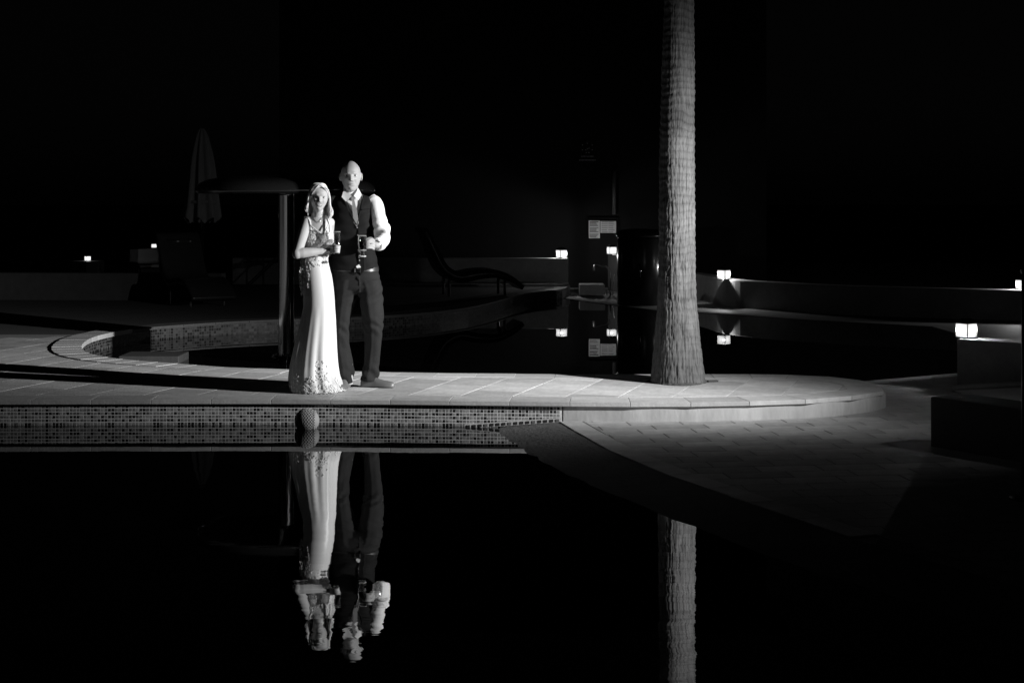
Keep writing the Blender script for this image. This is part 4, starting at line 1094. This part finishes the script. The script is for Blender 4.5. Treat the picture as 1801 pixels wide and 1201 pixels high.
# dress
def fold(th_, py):
    k = max(0, (py-535)/155); k2 = min(1, k*1.5)
    front_ = math.sin(th_)
    left = max(0, -math.cos(th_-.35))                    # deep gathers towards the train
    a = .008*k2*math.sin(8*th_+.8)+.017*k2*left*math.sin(21*th_+1.2+.4*k)+.0035*k2*math.sin(17*th_+k)+.008*k2*math.sin(5*th_+2+k)
    h = .0
    bust = .012*math.exp(-((py-417)/9)**2)*(math.exp(-((th_-1.15)/.35)**2)+math.exp(-((th_-2.05)/.35)**2))
    return a+h+bust
def neck_cut(px, py, fr):
    if not fr: return py < 404
    if py > 414: return False
    t = (py-394)/(414-394)
    return 545.5+(568-545.5)*t < px < 577+(570-577)*t
drows = [(395, 541, 580.5, 12.76, .098), (402, 539.5, 583, 12.76, .106), (411, 538, 587, 12.755, .120), (420, 536.5, 588, 12.755, .122), (430, 535, 585, 12.755, .112), (442, 534, 580, 12.76, .102), (456, 533, 577, 12.76, .100), (470, 532.5, 579.5, 12.76, .112), (486, 532.5, 583.5, 12.76, .124), (502, 533, 586, 12.76, .130), (522, 534, 588, 12.76, .132), (540, 533.5, 589, 12.76, .134), (560, 529.5, 590, 12.765, .142), (590, 523.5, 590.5, 12.77, .16), (615, 518.5, 591, 12.775, .185), (640, 514.5, 592.5, 12.78, .21), (660, 511.5, 596, 12.785, .235), (674, 511, 602, 12.79, .25), (683, 512.5, 607, 12.79, .255), (686.0, 514, 608, 12.79, .25)]
v, f, T = loft(drows, 200, .007, 2.1, fold, neck_cut, cap=False)
v = [Vector(p) for p in v]
# scalloped hem lies on the paving
for i, (p, t) in enumerate(zip(v, T)):
    if t[1] > 668:
        k = (t[1]-668)/18; p.z = p.z*(1-k)+(ZD+.004+.005*abs(math.sin(7.5*t[0])))*k
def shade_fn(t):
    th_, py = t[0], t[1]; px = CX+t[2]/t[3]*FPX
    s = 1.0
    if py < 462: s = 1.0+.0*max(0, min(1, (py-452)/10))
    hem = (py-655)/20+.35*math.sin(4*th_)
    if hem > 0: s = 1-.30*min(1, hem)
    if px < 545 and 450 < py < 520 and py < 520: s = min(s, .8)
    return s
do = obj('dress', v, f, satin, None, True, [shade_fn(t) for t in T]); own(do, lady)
md = do.modifiers.new('s', 'SOLIDIFY'); md.thickness = .003; md.offset = -1
# lace: curled cord motifs sewn onto bodice, side and hem
lc = MB(); rs = np.random.RandomState(11)
vn = np.array([tuple(p) for p in v]); n_ = 200; mrow = len(v)//n_
def surf(i, j):
    a = vn[i*n_+j % n_]; du = vn[i*n_+(j+1) % n_]-vn[i*n_+(j-1) % n_]; dv = vn[min(i+1, mrow-1)*n_+j % n_]-vn[max(i-1, 0)*n_+j % n_]
    du = du/(np.linalg.norm(du)+1e-9); dv = dv/(np.linalg.norm(dv)+1e-9); nn = np.cross(dv, du); nn /= np.linalg.norm(nn)+1e-9
    if nn[1] > 0 and math.sin(2*PI*j/n_) > .2: nn = -nn
    return a, du, dv, nn
pyrow = np.array([T[i*n_][1] for i in range(mrow)])
def motif(i, j, r, kind):
    a, du, dv, nn = surf(i, j); ph0 = rs.uniform(0, 6.28); pts = []
    if kind == 0:                                        # curl
        for k in range(13):
            q = k/12; an_ = ph0+q*7.5; rr3 = r*(1-.72*q); pts.append(a+nn*.004+(du*math.cos(an_)+dv*math.sin(an_))*rr3)
        lc.tube(pts, .0017, 5)
    elif kind == 1:                                      # leaf
        t1 = du*math.cos(ph0)+dv*math.sin(ph0); t2 = -du*math.sin(ph0)+dv*math.cos(ph0)
        ring = [a+nn*.005+t1*(r*1.3*math.cos(w))+t2*(r*.45*math.sin(w)) for w in np.linspace(0, 2*PI, 9)[:-1]]
        lc.add([tuple(p) for p in ring]+[tuple(a+nn*.010)], [(k, (k+1) % 8, 8) for k in range(8)])
    else:                                                # bead
        lc.sphere(a+nn*.004, .0035, 6, 4)
def scatter(num, cond, r0, r1):
    k = 0; tr2 = 0
    while k < num and tr2 < num*40:
        tr2 += 1; i = rs.randint(0, mrow); j = rs.randint(0, n_); t = T[i*n_+j]; px = CX+t[2]/t[3]*FPX
        fr = math.sin(t[0]) > -.35
        if not cond(px, t[1], fr): continue
        if neck_cut(px, t[1], fr): continue
        motif(i, j, rs.uniform(r0, r1), rs.choice([0, 0, 1, 2])); k += 1
scatter(420, lambda x, y, fr: fr and 396 < y < 452, .005, .0095)
scatter(110, lambda x, y, fr: fr and 452 < y < 505 and x < 547-(y-452)*.10, .007, .013)
scatter(40, lambda x, y, fr: fr and 452 < y < 468, .006, .010)
scatter(480, lambda x, y, fr: fr and y > 662+8*math.sin(x*.25), .005, .0095)
scatter(60, lambda x, y, fr: fr and 630 < y < 664 and 555 < x < 576, .005, .009)
# lace fringe hanging free at the hip, scallops along the hem
for k in range(46):
    y = 456+rs.rand()*62; x = 532-rs.rand()*6*(1-abs(y-485)/60); c = np.array(P(x, y, 12.72+rs.uniform(-.05, .05))); an_ = rs.rand()*6.28; pts = []
    for q in range(9): pts.append(c+np.array([math.cos(an_+q*.6), .3*math.sin(q), math.sin(an_+q*.6)])*(.012*(1-q*.07)))
    lc.tube(pts, .0024, 5)
lo2 = lc.build('lace', lace_m, None, True); own(lo2, lady); stuff(lo2)
# straps
def cord(name, pts, r, m=lace_m):
    m1 = MB(); m1.tube(smooth_curve([tuple(P(*p)) for p in pts], 5), r, 8); return own(m1.build(name, m, None, True), lady)
cord('strap', [(537, 386.5, 12.80), (535.5, 381.8, 12.75), (541, 384, 12.695), (545, 391, 12.665), (546.5, 399, 12.652), (548, 405, 12.640)], .0065)
cord('strap', [(572, 382, 12.80), (572.5, 380.5, 12.75), (575, 384.5, 12.695), (578.5, 392, 12.668), (580, 400, 12.655), (580, 408, 12.645)], .0085)
cord('neckline_trim', [(545.5, 395, 12.655), (553, 402, 12.640), (561, 408, 12.632), (568.5, 413.5, 12.630), (571, 409, 12.632), (574.5, 402, 12.640), (577.5, 395, 12.655)], .0045)
cord('necklace', [(551.5, 382, 12.70), (554, 387, 12.682), (559.5, 391.5, 12.668), (564, 388, 12.676), (567, 382.5, 12.70)], .0016, mat('silver_chain', .7, .2, metal=1.0))

# glasses the couple hold
def glass_mat():
    m = bpy.data.materials.new('drinking_glass'); m.use_nodes = True; nt = m.node_tree; nt.nodes.clear()
    out = nt.nodes.new('ShaderNodeOutputMaterial'); mx = nt.nodes.new('ShaderNodeMixShader'); t = nt.nodes.new('ShaderNodeBsdfTransparent'); g = nt.nodes.new('ShaderNodeBsdfGlossy'); fr = nt.nodes.new('ShaderNodeMath'); lw = nt.nodes.new('ShaderNodeLayerWeight'); lw.inputs[0].default_value = .35; fr.operation = 'MULTIPLY_ADD'; fr.inputs[1].default_value = .75; fr.inputs[2].default_value = .05; nt.links.new(lw.outputs['Facing'], fr.inputs[0])
    t.inputs[0].default_value = (.90, .90, .90, 1); g.inputs['Roughness'].default_value = .08
    nt.links.new(fr.outputs[0], mx.inputs[0]); nt.links.new(t.outputs[0], mx.inputs[1]); nt.links.new(g.outputs[0], mx.inputs[2]); nt.links.new(mx.outputs[0], out.inputs[0]); return m
gm_ = glass_mat(); drink = mat('drink', .10, .1)
c0 = P(637, 453, 12.58)
g1 = thing('drinking_glass', 'cut glass goblet in the hand of the man', 'glass', c0, 0, 'glasses held by the couple')
m1 = MB(); m1.lathe([(.0, .0), (.030, .0), (.031, .006), (.022, .018), (.016, .032), (.020, .044), (.029, .058), (.033, .085), (.034, .130), (.034, .172), (.0325, .172), (.032, .130), (.031, .086), (.026, .064), (.0, .055)], n=28, closed=True); m1.build('bowl', gm_, g1, True)
m1 = MB(); m1.lathe([(.0325, .1715), (.0333, .1745), (.0343, .1715)], n=28, closed=True); m1.build('rim', mat('crystal_glint', .75, .08, spec=1.0), g1, True)  # pale ring stands in for the highlight on the glass edge
m1 = MB()
for k in range(12):
    a = k*PI/6; m1.sphere((.026*math.cos(a), .026*math.sin(a), .010), .006, 8, 5); m1.sphere((.030*math.cos(a+.26), .030*math.sin(a+.26), .060), .006, 8, 5)
stuff(m1.build('cut_facets', mat('crystal_glint', .75, .08, spec=1.0), g1, True))
m1 = MB(); m1.lathe([(.0, .062), (.026, .066), (.0305, .088), (.031, .118), (.0, .118)], n=24); m1.build('drink', drink, g1, True)
c1 = P(592.5, 446, 12.595)
g2 = thing('drinking_glass', 'tall straight flute in the hand of the woman', 'glass', c1, 0, 'glasses held by the couple')
m1 = MB(); m1.lathe([(.0, .0), (.022, .0), (.022, .012), (.025, .06), (.0275, .172), (.0262, .172), (.0238, .06), (.0205, .016), (.0, .015)], n=28, closed=True); m1.build('bowl', gm_, g2, True)
m1 = MB(); m1.lathe([(.0260, .1715), (.0269, .1745), (.0278, .1715)], n=28, closed=True); m1.build('rim', MATS['crystal_glint'], g2, True)  # flute edge gets the same painted highlight ring
m1 = MB(); m1.lathe([(.0, .018), (.020, .018), (.0228, .06), (.024, .10), (.0, .10)], n=24); m1.build('drink', gm_, g2, True)
